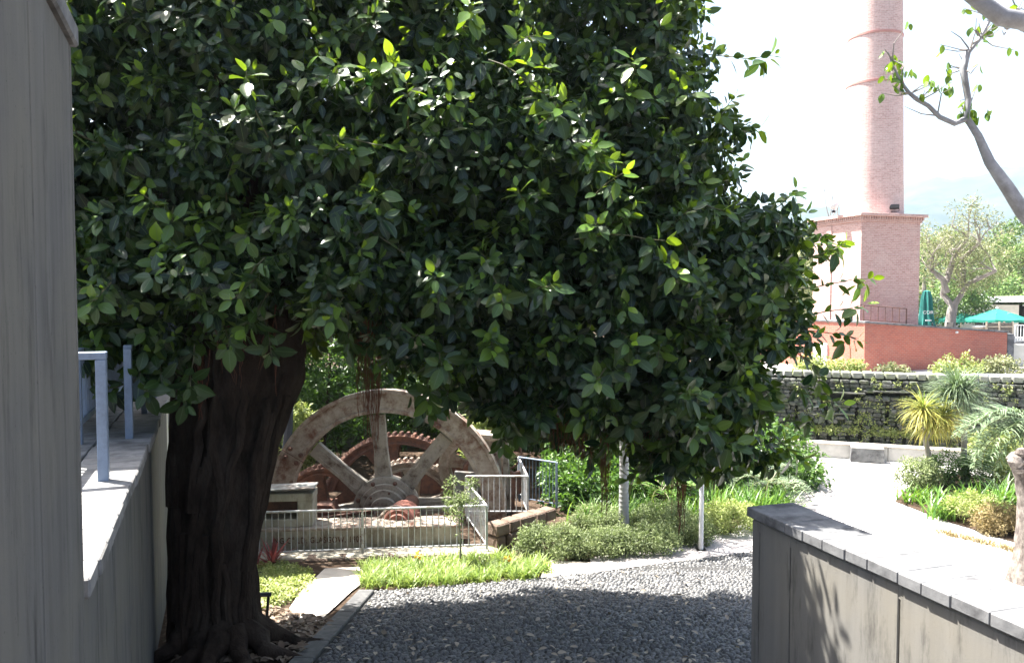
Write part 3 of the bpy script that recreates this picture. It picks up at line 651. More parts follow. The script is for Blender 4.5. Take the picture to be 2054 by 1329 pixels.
# ------------------------------------------------------------------ mill machinery
RX = Matrix.Rotation(R(90), 4, 'X')            # lathe axis z -> -y (towards the camera)
def wheel_root(name, px, py, Y, rz, label, cat): return empty(name, at(px, py, Y), rz, label, cat)
def ringprof(r0, r1, d, lip=.03, li=.02): return [(r0, -d/2), (r1, -d/2), (r1, d/2), (r1-lip, d/2), (r1-lip-.01, d/2-li), (r0+lip+.01, d/2-li), (r0+lip, d/2), (r0, d/2)]
def bolt(mb, x, z, y, r=.05): mb.lathe([(r, 0), (r, .03), (r*.7, .035), (r*.62, .07), (0.001, .075)], 8, Matrix.Translation((x, y, z)) @ RX)
fw = wheel_root('flywheel', 776, 1020, 18, R(-4), 'big cream flywheel with eight flat spokes behind the railing', 'flywheel')
MB().lathe(ringprof(2.22, 2.74, .30, .08, .035), 96, RX, True).build('rim', M['creamrust'], fw, True)
for k in range(8):
    a = R(3+45*k+2.5); c, s = math.cos(a), math.sin(a); Mr = Matrix.Rotation(-a, 4, 'Y')
    sp = MB().prism([(.62,-.20),(1.3,-.155),(2.16,-.17),(2.16,.17),(1.3,.155),(.62,.20)], -.10, .06, Mr @ RX)
    sp_o = sp.build('spoke', M['cream'], fw)
    fr = MB()
    loop = [(.85, -.10), (2.0, -.085), (2.06, 0), (2.0, .085), (.85, .10), (.78, 0), (.85, -.10)]
    fr.tube([Mr @ RX @ Vector((p[0], p[1], .062)) for p in loop], .014, 6); fr.build('raised_border', M['cream'], sp_o, True)
MB().lathe([(.001,-.2),(.70,-.2),(.76,-.15),(.76,.12),(.70,.14),(.62,.14),(.60,.19),(.50,.19),(.48,.25),(.34,.25),(.32,.33),(.18,.33),(.001,.33)], 48, RX).build('hub', M['cream'], fw, True)
for k in range(8):
    a = R(25+45*k); mb = MB(); bolt(mb, .66*math.cos(a), .66*math.sin(a), -.14); mb.build('bolt', M['rust'], fw, True)
for k in range(6):
    a = R(15+60*k); mb = MB(); bolt(mb, .43*math.cos(a), .43*math.sin(a), -.19, .045); mb.build('bolt', M['rust'], fw, True)
for j in range(4):
    for da, rr2 in ((-2.6, 2.3), (2.6, 2.3), (-2.4, 2.58), (2.4, 2.58)):
        a = R(150+90*j+da); mb = MB(); bolt(mb, rr2*math.cos(a), rr2*math.sin(a), -.15, .055); mb.build('bolt', M['rust'], fw, True)
for j in range(4):
    for sgn in (-1, 1):
        pts = [(2.30+sgn*.0+.27*(sgn > 0)) for q in range(2)]
    a0 = R(150+90*j); MB().tube([(r_*math.cos(a0), -.185, r_*math.sin(a0)) for r_ in (2.16, 2.72)], .008, 5).build('rim_joint', M['rust'], fw)
# spur gears behind
def gear(px, py, Y, R1, rim, nsp, nt, mat, rz, label, off=0, depth=.3, hub=.25, teeth=.07, web=True):
    g = wheel_root('spur_gear', px, py, Y, rz, label, 'gear')
    MB().lathe(ringprof(R1-rim, R1, depth, .05, .03), 72, RX, True).build('rim', mat, g, True)
    tm = MB().box((0, 0, 0), (teeth*1.1, depth, teeth*1.3), None, 0, .75).mesh('tooth')
    for k in range(nt):
        a = 2*math.pi*k/nt; o = link('tooth', tm, mat, g); o.location = ((R1+teeth*.5)*math.cos(a), 0, (R1+teeth*.5)*math.sin(a)); o.rotation_euler = (0, math.pi/2-a, 0)
    for k in range(nsp):
        a = 2*math.pi*k/nsp+off; Mr = Matrix.Rotation(-a, 4, 'Y'); w = R1*.13; r1 = R1-rim+.02
        MB().prism([(hub*.7,-w*.9),(hub+.1,-w),(r1*.75,-w*1.1),(r1*.93,-w*1.7),(r1,-w*2.5),(r1,w*2.5),(r1*.93,w*1.7),(r1*.75,w*1.1),(hub+.1,w),(hub*.7,w*.9)], -depth*.3, depth*.3, Mr @ RX).build('spoke', mat, g)
    MB().lathe([(.001,-depth*.6),(hub,-depth*.6),(hub,depth*.55),(hub*.7,depth*.6),(hub*.6,depth*.75),(.001,depth*.75)], 32, RX).build('hub', mat, g, True)
    return g
gear(655, 1022, 19.0, 1.03, .17, 5, 44, M['rust'], R(-6), 'small rust brown toothed gear at the left behind the flywheel', .6)
gear(806, 1032, 20.2, 2.06, .22, 6, 76, M['rust'], R(-6), 'large rust brown toothed gear rising behind the flywheel hub', .8, .34)
gear(826, 1020, 19.3, 1.18, .2, 5, 48, M['creamrust'], R(-6), 'pale toothed gear close behind the flywheel spokes', .25, .34)
cw = wheel_root('belt_wheel', 948, 935, 18.9, R(-8), 'cream spoked wheel half hidden behind the grey column at right', 'wheel')
MB().lathe(ringprof(.56, .80, .34, .05, .03), 64, RX, True).build('rim', M['creamrust'], cw, True)
for k in range(5):
    Mr = Matrix.Rotation(-(2*math.pi*k/5+.35), 4, 'Y')
    MB().prism([(.10,-.10),(.3,-.10),(.5,-.16),(.6,-.27),(.6,.27),(.5,.16),(.3,.10),(.10,.10)], -.09, .09, Mr @ RX).build('spoke', M['creamrust'], cw)
MB().lathe([(.001,-.2),(.2,-.2),(.2,.2),(.13,.26),(.001,.26)], 24, RX).build('hub', M['rust'], cw, True)
# crank bearing in front of the hub
bz = at(800, 1100, 16.4); br = empty('crank_bearing', bz, R(-4), 'red oxide crank bearing standing before the flywheel hub', 'bearing')
MB().prism([(-.55,0),(.55,0),(.48,.25),(.40,.55),(.34,.62),(-.34,.62),(-.40,.55),(-.48,.25)], -.28, .28, RX).build('pedestal', M['redoxide'], br)
MB().lathe([(.001,-.42),(.30,-.42),(.34,-.36),(.34,.30),(.30,.34),(.24,.34),(.22,.40),(.001,.42)], 36, Matrix.Translation((.06, 0, .60)) @ RX).build('cap', M['redoxide'], br, True)
MB().tube([(-.42+.84*k/10, -.22, .62+.33*math.sin(math.pi*k/10)) for k in range(11)], .035, 8).build('strap', M['creamrust'], br, True)
for x in (-.42, .44): mb = MB(); mb.lathe([(.05, 0), (.05, .10), (.03, .10), (.03, .2), (.001, .2)], 8, Matrix.Translation((x, -.1, .60))); mb.build('bolt', M['rust'], br)
MB().tube([(0, .25, .6), (0, 1.4, .62)], .17, 20).build('shaft', M['rust'], br, True)
# engine bed with raised lettering
bL, bR_ = at(470, 1104, 15.4), at(922, 1104, 15.75); ba = math.atan2(bR_.y-bL.y, bR_.x-bL.x); bw = (bR_-bL).length
eb = empty('engine_bed', (bL.x, bL.y, -5.05), ba, 'long cream cast engine bed with raised lettering behind the front railing', 'machine')
zt = at(600, 1063, 15.5).z+5.05; z2 = at(560, 992, 15.5).z+5.05
MB().box((bw/2, .3, zt/2), (bw, .6, zt), None, .02).build('bed', M['bedstone'], eb)
MB().box((bw/2, .28, zt+.03), (bw+.06, .72, .055), None, .012).build('flange', M['creamrust'], eb)
hw = 1.5
for nm, c, d in (('post', (.16, .32, (zt+z2)/2+.03), (.32, .55, z2-zt-.06)), ('post', (hw-.14, .32, (zt+z2)/2+.03), (.30, .55, z2-zt-.06)), ('lintel', (hw/2, .32, z2-.06), (hw+.04, .57, .16)), ('back_plate', (hw/2, .55, (zt+z2)/2), (hw-.1, .06, z2-zt-.1)), ('panel', (hw/2, .3, zt+.12), (hw-.62, .5, .18))):
    MB().box(c, d, None, .015).build(nm, M['bedstone'] if nm != 'back_plate' else M['rust'], eb)
MB().box((hw/2-.1, .25, z2+.09), (hw+.3, .5, .04), (0, -.03, 0), .01).build('cover_plank', M['greyiron'], eb)
cu = bpy.data.curves.new('lettering', 'FONT'); cu.body = 'CL     ING C\u00b0 L\u1d30. GLASGOW. 1907.'.replace('\u1d30', 'D'); cu.size = .165; cu.extrude = .012; cu.space_character = 1.12
to = bpy.data.objects.new('tmp', cu); COL.objects.link(to); bpy.context.view_layer.update()
tme = bpy.data.meshes.new_from_object(to.evaluated_get(bpy.context.evaluated_depsgraph_get())); bpy.data.objects.remove(to)
wx = max(v.co.x for v in tme.vertices); xa = (at(505, 1090, 16.15)-bL).length*1.0; xb = (at(731, 1090, 15.6)-Vector((bL.x, bL.y, at(731, 1090, 15.6).z))).length
xa = abs(at(506, 1090, 15.42).x-bL.x); sx = (xb-xa)/wx
lo = link('lettering', tme, M['rust'], eb); lo.rotation_euler = (R(90), 0, 0); lo.scale = (sx, 1.0, 1); lo.location = (xa, -.008, zt*.42)
# pipes and rods lying behind the bed
for i, (a, b, r) in enumerate([((505, 1043, 16.9), (600, 1062, 16.6), .06), ((600, 1045, 17.0), (745, 1024, 17.2), .035), ((600, 1028, 17.2), (750, 1026, 17.3), .05), ((622, 1082, 16.8), (720, 1094, 16.9), .075), ((860, 1075, 17.0), (915, 1062, 17.1), .06), ((615, 1055, 17.1), (735, 1046, 17.3), .03)]):
    p, q = at(*a), at(*b); o = MB().tube([p, q], r, 12).build('pipe', M['redoxide'] if r > .055 else M['rust'], None, True)
    tag(o, ['thick red oxide pipe lying in the slot of the engine bed', 'thin brown rod sloping up towards the flywheel hub', 'thick dark rod lying level towards the crank bearing', 'fat red pipe lying low behind the lettered bed', 'red pipe end lying right of the crank bearing', 'thinnest brown rod under the sloping rods'][i], 'pipe')
# small fittings
c = at(598, 1018, 17.0); pt_ = empty('oil_fitting', c, 0, 'small pale iron bracket with round knob at the left of the bed', 'fitting')
MB().box((0, 0, .14), (.22, .18, .42), None, .01, .6).build('bracket', M['greyiron'], pt_)
MB().lathe([(.001,-.07),(.09,-.07),(.1,0),(.09,.07),(.05,.1),(.001,.1)], 16, Matrix.Translation((0, 0, .42)) @ RX).build('knob', M['rust'], pt_, True)
c = at(653, 1030, 17.6); pb = empty('pillow_block', c, 0, 'dark rusty shaft bearing low between the bed and the small gear', 'bearing')
MB().prism([(-.42,-.25),(.42,-.25),(.42,-.1),(.30,-.06),(.27,.12),(.17,.24),(-.17,.24),(-.27,.12),(-.30,-.06),(-.42,-.1)], -.2, .2, RX).build('housing', M['rust'], pb)
MB().lathe([(.001,-.3),(.17,-.3),(.17,.28),(.12,.3),(.001,.3)], 24, RX).build('shaft', M['rust'], pb, True)
for x in (-.25, .25): MB().tube([(x, -.05, .1), (x, -.05, .36)], .035, 8).build('bolt', M['rust'], pb)
# right hand columns and crank frame
fr_ = empty('mill_frame', at(985, 1085, 18.3), R(-6), 'tall grey and rusty iron mill frame at the right end of the machine', 'machine')
def frz(py): return at(985, py, 18.3).z-at(985, 1085, 18.3).z
MB().prism([(-.55, frz(1085)), (-.02, frz(1085)), (-.06, frz(960)), (-.16, frz(890)), (-.42, frz(880)), (-.50, frz(940))], -.25, .25, RX).build('cheek', M['greyiron'], fr_)
MB().prism([(.0, frz(1085)), (.30, frz(1085)), (.27, frz(990)), (.16, frz(880)), (.02, frz(868)), (-.02, frz(960))], -.2, .12, RX).build('column', M['creamrust'], fr_)
MB().prism([(.33, frz(1085)), (.46, frz(1085)), (.40, frz(880)), (.30, frz(872)), (.30, frz(960))], -.12, .12, RX).build('column', M['cream'], fr_)
MB().box((-.48, -.42, frz(965)), (.62, .08, .62), (0, .05, 0), .02).build('cover_plate', M['greyiron'], fr_)
MB().box((.05, -.1, frz(872)), (.9, .5, .16), (0, .06, 0), .03).build('top_beam', M['creamrust'], fr_)
for py in (900, 935, 975, 1020, 1060):
    mb = MB(); bolt(mb, -.02+.05*(py > 950), frz(py), -.26, .035); mb.build('bolt', M['rust'], fr_, True)
    mb = MB(); bolt(mb, .12, frz(py+8), -.14, .03); mb.build('bolt', M['rust'], fr_, True)
hwl = wheel_root('handwheel', 1012, 905, 18.8, R(-20), 'thin dark handwheel at the right end of the mill frame', 'wheel')
MB().tube([(.42*math.cos(a*math.pi/14), 0, .42*math.sin(a*math.pi/14)) for a in range(29)], .022, 7).build('rim', M['rust'], hwl, True)
for k in range(5): a = k*1.2566; MB().tube([(0, 0, 0), (.42*math.cos(a), 0, .42*math.sin(a))], .013, 6).build('spoke', M['rust'], hwl)
MB().lathe([(.001,-.06),(.06,-.06),(.06,.06),(.001,.06)], 12, RX).build('hub', M['rust'], hwl)
gb = empty('rusty_casting', at(1037, 965, 18.2), 0, 'small rusty notched casting jutting out above the side fence', 'fitting')
MB().prism([(-.14,-.3),(.1,-.26),(.2,-.08),(.26,0),(.2,.1),(.22,.18),(.1,.16),(.06,.24),(-.06,.2),(-.16,.26)], -.1, .1, RX).build('casting', M['rust'], gb)
MB().box((-.1, 0, -.75), (.1, .14, 1.0)).build('stand', M['rust'], gb)
# plinth and rubble base under the machinery
pl = empty('machine_plinth', (at(700, 1120, 15.3).x, 15.6, -5.1), 0, 'low rubble stone plinth carrying the machinery and its railing', 'plinth')
def rubble_row(parent, a, b, z0, z1, depth, mat, jit=.02):
    d = (b-a); L = Vector((d.x, d.y, 0)).length; ang = math.atan2(d.y, d.x); t = 0
    while t < L:
        w = random.uniform(.24, .5); h = z1-z0; c = a+d*((t+w/2)/L)
        o = MB().box((0, 0, 0), (w-.02, depth*random.uniform(.9, 1.1), h*random.uniform(.92, 1.0)), (random.gauss(0, .02), random.gauss(0, .02), 0), .03, random.uniform(.9, .97)).build('stone', mat, parent)
        o.location = Vector((c.x, c.y, (z0+z1)/2))-parent.location; o.rotation_euler = (0, 0, ang+random.gauss(0, .03)); t += w
pA, pB = at(470, 1120, 14.9), at(985, 1106, 15.4)
rubble_row(pl, Vector((pA.x, pA.y-.1, 0)), Vector((pB.x, pB.y-.1, 0)), -5.15, -4.96, .35, M['rubble'])
MB().box(((pA.x+pB.x)/2-pl.location.x, -.42, .08), (pB.x-pA.x+.3, .5, .12), (0, 0, .09), .01).build('slab', M['bedstone'], pl)
q0, q1 = at(985, 1106, 15.55), at(1085, 1095, 16.6)
rubble_row(pl, Vector((q0.x, q0.y, 0)), Vector((q1.x, q1.y, 0)), -5.1, -4.74, .4, M['rubble']); rubble_row(pl, Vector((q0.x, q0.y, 0)), Vector((q1.x, q1.y, 0)), -4.74, -4.5, .36, M['rubble'])
# railings round the machinery
def fence(pts, h, label, gap=.115, mat='steel', posts=True, name='steel_railing', pr=.022, br=.009, z=None):
    root = empty(name, pts[0], 0, label, 'railing')
    bme = MB().tube([(0, 0, 0), (0, 0, h-.12)], br, 6).mesh('bar')
    for a, b in zip(pts[:-1], pts[1:]):
        d = b-a; L = d.length; ang = math.atan2(d.y, d.x)
        for zz, rr_ in ((h, .022), (.1, .014)):
            MB().tube([a-pts[0]+Vector((0, 0, zz)), b-pts[0]+Vector((0, 0, zz))], rr_, 8).build('rail', M[mat], root, True)
        n = max(2, int(L/gap))
        for k in range(1, n):
            o = link('bar', bme, M[mat], root); o.location = a-pts[0]+d*(k/n)+Vector((0, 0, .1))
        m = max(1, int(round(L/1.9)))
        for k in range(m+(1 if b is pts[-1] else 0)):
            p = a-pts[0]+d*(k/m); MB().box((p.x, p.y, p.z+h/2), (pr*2, pr*2, h), (0, 0, ang), .004).build('post', M[mat], root)
    return root
zr = -4.93
fence([Vector((at(470, 1110, 14.75).x, 14.75, zr)), Vector((at(976, 1100, 15.3).x, 15.3, zr)), Vector((at(938, 1060, 17.2).x, 17.2, zr))], .86, 'grey steel railing with upright bars in front of the flywheel')
fence([Vector((at(935, 1060, 16.9).x, 16.9, -4.72)), Vector((at(1058, 1080, 16.9).x, 16.9, -4.72)), Vector((at(1040, 1060, 18.9).x, 18.9, -4.72))], .86, 'grey steel railing corner at the right end of the mill frame')
fence([Vector((at(1042, 1050, 18.6).x, 18.6, -4.85)), Vector((at(1116, 1060, 18.0).x, 18.0, -4.85))], 1.05, 'bluish steel fence panel between the mill frame and the shrubs', .09, 'bluemetal')

# ------------------------------------------------------------------ garden in front of the machinery
# daylily bed
poly = [on_g(722, 1188), on_g(1096, 1160), on_g(1100, 1128), on_g(1000, 1118), on_g(722, 1140)]
def inside(p, poly):
    c = False; n = len(poly)
    for i in range(n):
        a, b = poly[i], poly[(i+1) % n]
        if (a.y > p[1]) != (b.y > p[1]) and p[0] < (b.x-a.x)*(p[1]-a.y)/(b.y-a.y)+a.x: c = not c
    return c
def scatter(poly, n):
    x0, x1 = min(p.x for p in poly), max(p.x for p in poly); y0, y1 = min(p.y for p in poly), max(p.y for p in poly); out = []
    while len(out) < n:
        p = (random.uniform(x0, x1), random.uniform(y0, y1))
        if inside(p, poly): out.append(p)
    return out
cl = scatter(poly, 330); b = []
for x, y in cl:
    for k in range(15): b.append((x+random.gauss(0, .05), y+random.gauss(0, .05), gz(y)))
b = np.array(b); n = len(b)
V, T, tn = blades(n, b, rng.uniform(0, 6.28, n), rng.uniform(.05, .6, n), rng.uniform(.5, 1.7, n), rng.uniform(.18, .38, n), rng.uniform(.012, .022, n), 4)
tag(link('daylily_bed', np_mesh('daylily_bed', V, T, tint=tn), M['lime']), 'bright lime strap leaved plants in the bed before the railing', 'plants', kind='stuff')
fl = np.array([(x, y, gz(y)+.34) for x, y in [(at(842, 1140, 14).x, 14.0), (at(905, 1128, 14.3).x, 14.3), (at(838, 1130, 14.1).x, 14.1)]])
for i, (px, py, Y) in enumerate([(838, 1113, 14.2), (1018, 1120, 14.2)]):
    c = at(px, py, Y); q = cloud(np.zeros((1, 3)), [.05], 16, .07, .6); o = link('daylily_flower', np_mesh('daylily_flower', q[0], q[1], tint=q[2]), M['flower']); o.location = c
    st = MB().tube([(0, 0, -.02), (.02, 0, gz(Y)-c.z)], .006, 5).build('stalk', M['twig'], o)
    tag(o, ['yellow flower above the lime strap leaves left of the sapling', 'small orange flower right of the sapling before the plinth'][i], 'flower')
# ground cover left
poly = [on_g(495, 1185), on_g(495, 1140), on_g(560, 1128), on_g(625, 1150), on_g(620, 1185), on_g(560, 1215), on_g(505, 1235)]
cs = np.array([(x, y, gz(y)+.05) for x, y in scatter(poly, 260)])
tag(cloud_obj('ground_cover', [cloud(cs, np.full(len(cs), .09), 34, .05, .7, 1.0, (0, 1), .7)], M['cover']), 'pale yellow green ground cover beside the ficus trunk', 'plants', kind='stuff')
# leaf litter on soil and cobbles
def litter(n, pts, size, tint):
    n = len(pts); L = norm(np.stack([rng.normal(size=n), rng.normal(size=n), rng.normal(0, .18, n)], 1)); Nn = np.array([0, 0, 1.])+rng.normal(0, .35, (n, 3))
    F = frames(L, Nn)*(size*rng.uniform(.6, 1.2, n))[:, None, None]; V, T = inst(LV*np.array([1, 1, 1.6]), LT, F, pts); return V, T, np.repeat(tint, len(LV))
poly = [on_g(350, 1329), on_g(345, 1235), on_g(520, 1215), on_g(640, 1245), on_g(660, 1250), on_g(590, 1329)]
pts = np.array([(x, y, gz(y)+.03+random.random()*.03) for x, y in scatter(poly, 1500)])
o = link('leaf_litter', np_mesh('leaf_litter', *litter(0, pts, .12, rng.uniform(0, .55, len(pts)))[:2], tint=np.repeat(rng.uniform(0, .28, len(pts)), len(LV))), M['litter'])
tag(o, 'brown fallen leaves covering the soil round the trunk', 'litter', kind='stuff')
pts = []
while len(pts) < 230:
    y = 8.5+6*random.random()**1.6; x = random.uniform(-3, 3.2)
    if left_x(y)+.2 < x < right_x(y)-.1 and y < far_y(x)-.2: pts.append((x, y, gz(y)+.06))
pts = np.array(pts); q = litter(0, pts, .10, rng.uniform(.6, 1.6, len(pts)))
tag(link('fallen_leaves', np_mesh('fallen_leaves', q[0], q[1], tint=q[2]), M['litter']), 'pale fallen leaves scattered over the shaded cobbles', 'litter', kind='stuff')
# path light by the trunk
c = on_g(527, 1256); lt = empty('path_light', c, R(20), 'small black frame light with pale tilted head beside the trunk', 'light')
for x in (-.055, .06): MB().box((x, 0, .2), (.035, .05, .46), (0, .10, 0), .005).build('upright', M['black'], lt)
MB().box((.035, 0, .43), (.16, .10, .05), (R(-28), .10, 0), .006).build('head', M['black'], lt)
MB().box((.038, -.012, .457), (.13, .085, .006), (R(-28), .10, 0)).build('lens', M['whitedirty'], lt)
# cordylines
for i, (px, py, s) in enumerate([(546, 1134, 1.0), (503, 1142, .85)]):
    c = on_g(px, py); n = 30
    o = strapclump('cordyline', c, n, .52*s, .05, M['redleaf'], ['taller red leaved cordyline before the lettered engine bed', 'smaller red leaved cordyline against the trunk'][i], th0=(.05, .9), th1=(.2, .8), rad=.03)
# sapling
c = on_g(922, 1138); sp = empty('sapling', c, 0, 'thin young tree with small leafy head before the railing corner', 'tree'); H = 1.42
mb = MB(); mb.tube([(0, 0, 0), (.02, 0, .4), (-.01, 0, .8), (.02, 0, 1.15), (.01, 0, H)], [.022, .02, .018, .014, .008], 7)
tp = []
for k in range(14):
    a = random.uniform(0, 6.28); z = random.uniform(.95, H); e = Vector((math.cos(a)*random.uniform(.1, .34), math.sin(a)*.28, z+random.uniform(.05, .25))); mb.tube([(0, 0, z-.05), tuple(e)], [.008, .003], 5); tp.append(tuple(e))
mb.build('trunk', M['greybark'], sp, True)
tp += [(.03, .02, .45), (-.02, 0, .62), (.03, 0, .8), (-.03, .01, .95), (.02, 0, .3)]
cloud_obj('crown', [cloud(np.array(tp[:14]), np.full(14, .12), 60, .075, .38, .3, (.1, .9)), cloud(np.array(tp[14:]), np.full(5, .04), 8, .07, .4, .3)], M['bushgrey'], sp)
# grey green shrubs by the path
sh = [(1105, 1122, .66, .5, .50), (1190, 1118, .74, .5, .40), (1290, 1112, .75, .5, .42), (1375, 1092, .6, .5, .46), (1465, 1072, .62, .5, .50), (1195, 1070, .6, .5, .42), (1330, 1068, .65, .5, .46)]
lb = ['grey green shrub nearest the plinth corner, leftmost of its row', 'grey green shrub in front of and left of the ringed palm trunk', 'fullest grey green shrub just right of the ringed palm trunk', 'grey green shrub right behind the white post', 'yellowish shrub at the end of the right concrete wall', 'shrub directly behind the ringed palm trunk', 'shrub behind the row, between palm trunk and white post']
for i, (px, py, rx, ry, rz) in enumerate(sh):
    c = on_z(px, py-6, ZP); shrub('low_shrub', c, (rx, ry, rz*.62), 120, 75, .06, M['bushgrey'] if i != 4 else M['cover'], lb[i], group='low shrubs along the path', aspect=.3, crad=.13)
# ringed palm trunk
c = on_z(1251, 1066, ZP); pm_ = empty('palm_tree', c, 0, 'palm with smooth pale grey ringed trunk among the low shrubs', 'palm')
prof = []; k = 0; z = 0
while z < 3.2:
    r = .105-.012*z/3+.03*math.exp(-z*5); prof += [(r+.005, z), (r, z+.02), (r, z+.085)]; z += .095; k += 1
MB().lathe(prof, 20).build('trunk', M['palmbark'], pm_, True)
def frond(parent, base, az, el, L, wl, mat, droop=1.2, n=34, hang=.5, name='frond', wid=.035):
    pts = []; p = Vector(base); e = el
    for k in range(11):
        pts.append(p.copy()); p = p+Vector((math.sin(az)*math.cos(e), math.cos(az)*math.cos(e), math.sin(e)))*L/10; e -= droop/10*(1+.05*k)
    mb = MB().tube(pts, [.022*(1-.08*k) for k in range(11)], 5); rib = mb.build(name, M['twig'], parent, True)
    B = []; A = []; T0_ = []; T1 = []; Ln = []
    for k in range(n):
        t = .15+.85*k/(n-1); f = t*10; i = min(9, int(f)); q = pts[i].lerp(pts[i+1], f-i)
        for s in (-1, 1):
            B.append(tuple(q)); A.append(az+s*random.uniform(.8, 1.15)); T0_.append(random.uniform(.9, 1.3)); T1.append(hang+random.uniform(0, .6)); Ln.append(wl*(1-.55*abs(t-.45)*1.4)*random.uniform(.85, 1.1))
    m = len(B); V, T, tn = blades(m, np.array(B), np.array(A), np.array(T0_), np.array(T1), np.array(Ln), np.full(m, wid), 3 if False else 4)
    link('leaflets', np_mesh('leaflets', V, T, tint=tn), mat, rib); return rib
for k in range(11): frond(pm_, (0, 0, 3.2), k*.571+.2, random.uniform(.2, 1.0), 1.5, .42, M['strap'], 1.6, 26)
# white post
c = on_z(1406, 1103, ZP); wp = empty('post', c, 0, 'plain round white metal post beside the low shrubs', 'post')
MB().lathe([(.065, 0), (.065, .012), (.045, .02), (.045, 1.6), (.03, 1.63), (.001, 1.635)], 16).build('shaft', M['white'], wp, True)
MB().box((0, 0, .01), (.2, .2, .02), None, .004).build('base_plate', M['steel'], wp)
# fern clumps and strap plants behind the shrubs
for i, (px, py, Y, lab) in enumerate([(1325, 1010, 18.2, 'palm-like fern clump right of the ringed palm trunk'), (1545, 1010, 19.0, 'arching grey green cycad over the plaza edge behind the wall end')]):
    c = Vector((at(px, py, Y).x, Y, ZP)); rt = empty('cycad', c, 0, lab, 'plant')
    MB().lathe([(.14, 0), (.16, .25), (.12, .42), (.001, .45)], 12).build('trunk', M['bark'], rt)
    for k in range(14): frond(rt, (0, 0, .42), k*.45+random.uniform(-.1, .1), random.uniform(.5, 1.1), 1.15, .24, M['strap'] if i == 0 else M['palm'], 1.5, 24, .2, wid=.022)
bb = []
for px, py in [(1215, 1035), (1255, 1030), (1300, 1028), (1345, 1035), (1180, 1048), (1395, 1030), (1440, 1022), (1490, 1018), (1530, 1012), (1555, 1015), (1500, 1000), (1460, 1000), (1540, 1000), (1420, 1000), (1520, 1030), (1560, 1000)]:
    c = on_z(px, py+12, ZP)
    bb += [(c.x+random.gauss(0, .2), c.y+random.gauss(0, .2), ZP) for k in range(80)]
n = len(bb); V, T, tn = blades(n, np.array(bb), rng.uniform(0, 6.28, n), rng.uniform(.05, .8, n), rng.uniform(.3, 1.5, n), rng.uniform(.5, .85, n), rng.uniform(.022, .036, n), 4)
tag(link('strap_leaf_bed', np_mesh('strap_leaf_bed', V, T, tint=tn), M['strap']), 'mass of dark green strap leaves behind the low shrubs', 'plants', kind='stuff')
# shrubbery filling the garden behind the machinery
cs = []; rd = []
for k in range(760):
    x = random.uniform(-9.5, 2.4); y = random.uniform(21.6, 25.6); top = 4.9-.22*max(0, x+1.5)-.0*y
    cs.append((x, y+.4*math.sin(x*2), ZP+random.uniform(.1, 1)**.8*top)); rd.append(random.uniform(.25, .5))
for k in range(420):
    x = random.uniform(1.2, 8.0); y = random.uniform(20.0, 25.4); top = 2.0+.9*math.sin(x*2.1+y)
    cs.append((x, y, ZP+random.uniform(.1, 1)*max(.7, top-.12*x))); rd.append(random.uniform(.22, .45))
for k in range(150):
    x = random.uniform(.9, 4.0); y = random.uniform(18.3, 21.0); cs.append((x, y, ZP+random.uniform(.05, 1)*(.55+.25*(y-18.3)))); rd.append(random.uniform(.2, .36))
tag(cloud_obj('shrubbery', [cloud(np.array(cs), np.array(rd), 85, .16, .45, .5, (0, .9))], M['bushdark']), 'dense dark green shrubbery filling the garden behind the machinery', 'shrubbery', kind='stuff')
shrub('yellow_shrub', Vector((at(925, 1000, 20.6).x-4.3, 21.0, ZP+.35)), (.5, .4, .9), 60, 40, .12, M['cover'], 'bright yellow green shrub seen between the flywheel spokes', aspect=.5)
shrub('yellow_shrub', Vector((at(985, 900, 20.6).x, 20.4, ZP+.1)), (.7, .5, 1.25), 90, 50, .13, M['cover'], 'pale leafy shrub rising behind the mill frame top', aspect=.5)
for i, (px, Y, r, lab) in enumerate([(572, 20.6, .13, 'slim blue grey trunk left behind the flywheel rim'), (646, 22.0, .06, 'thin dark trunk seen between two flywheel spokes'), (1212, 19.8, .05, 'thin dark stem left of the ringed palm trunk')]):
    x = at(px, 900, Y).x; tr = empty('slim_tree', (x, Y, ZP), 0, lab, 'tree'); mb = MB(); tips = []
    branchy(mb, Vector((0, 0, 0)), Vector((.06, 0, 1)), 4.2, r, 1, tips, .5, 5, .05, 8, .1); mb.build('trunk', M['bark'] if i else M['screenblue'], tr, True)
    cs_ = np.concatenate([ell_pts(14, t, (.6, .6, .5), .1) for t in tips])
    if i == 0: cs_ = np.concatenate([cs_, ell_pts(130, (.2, -.6, 6.4), (3.2, 2.3, 1.7), .3), ell_pts(150, (-.6, -3.2, 6.6), (3.2, 1.5, 1.2), .2)])  # wide clumps added out of view to shade the machinery
    cloud_obj('crown', [cloud(cs_, np.full(len(cs_), .3), 40, .15, .45)], M['bushdark'], tr)
gw = empty('garden_wall', (-4, 26.0, ZP), 0, 'rough stone garden wall glimpsed behind the shrubbery', 'wall')
MB().box((-1, .3, 1.3), (16, .5, 2.6)).build('core', M['mossstone'], gw)
mb = MB()
for r_ in range(10):
    x = -9
    while x < 7:
        w = random.uniform(.3, .6); mb.box((x+w/2, .03, .13+.26*r_), (w-.03, .16, .23), (0, 0, random.gauss(0, .04)), .03); x += w
mb.build('stones', M['mossstone'], gw, kind='stuff')

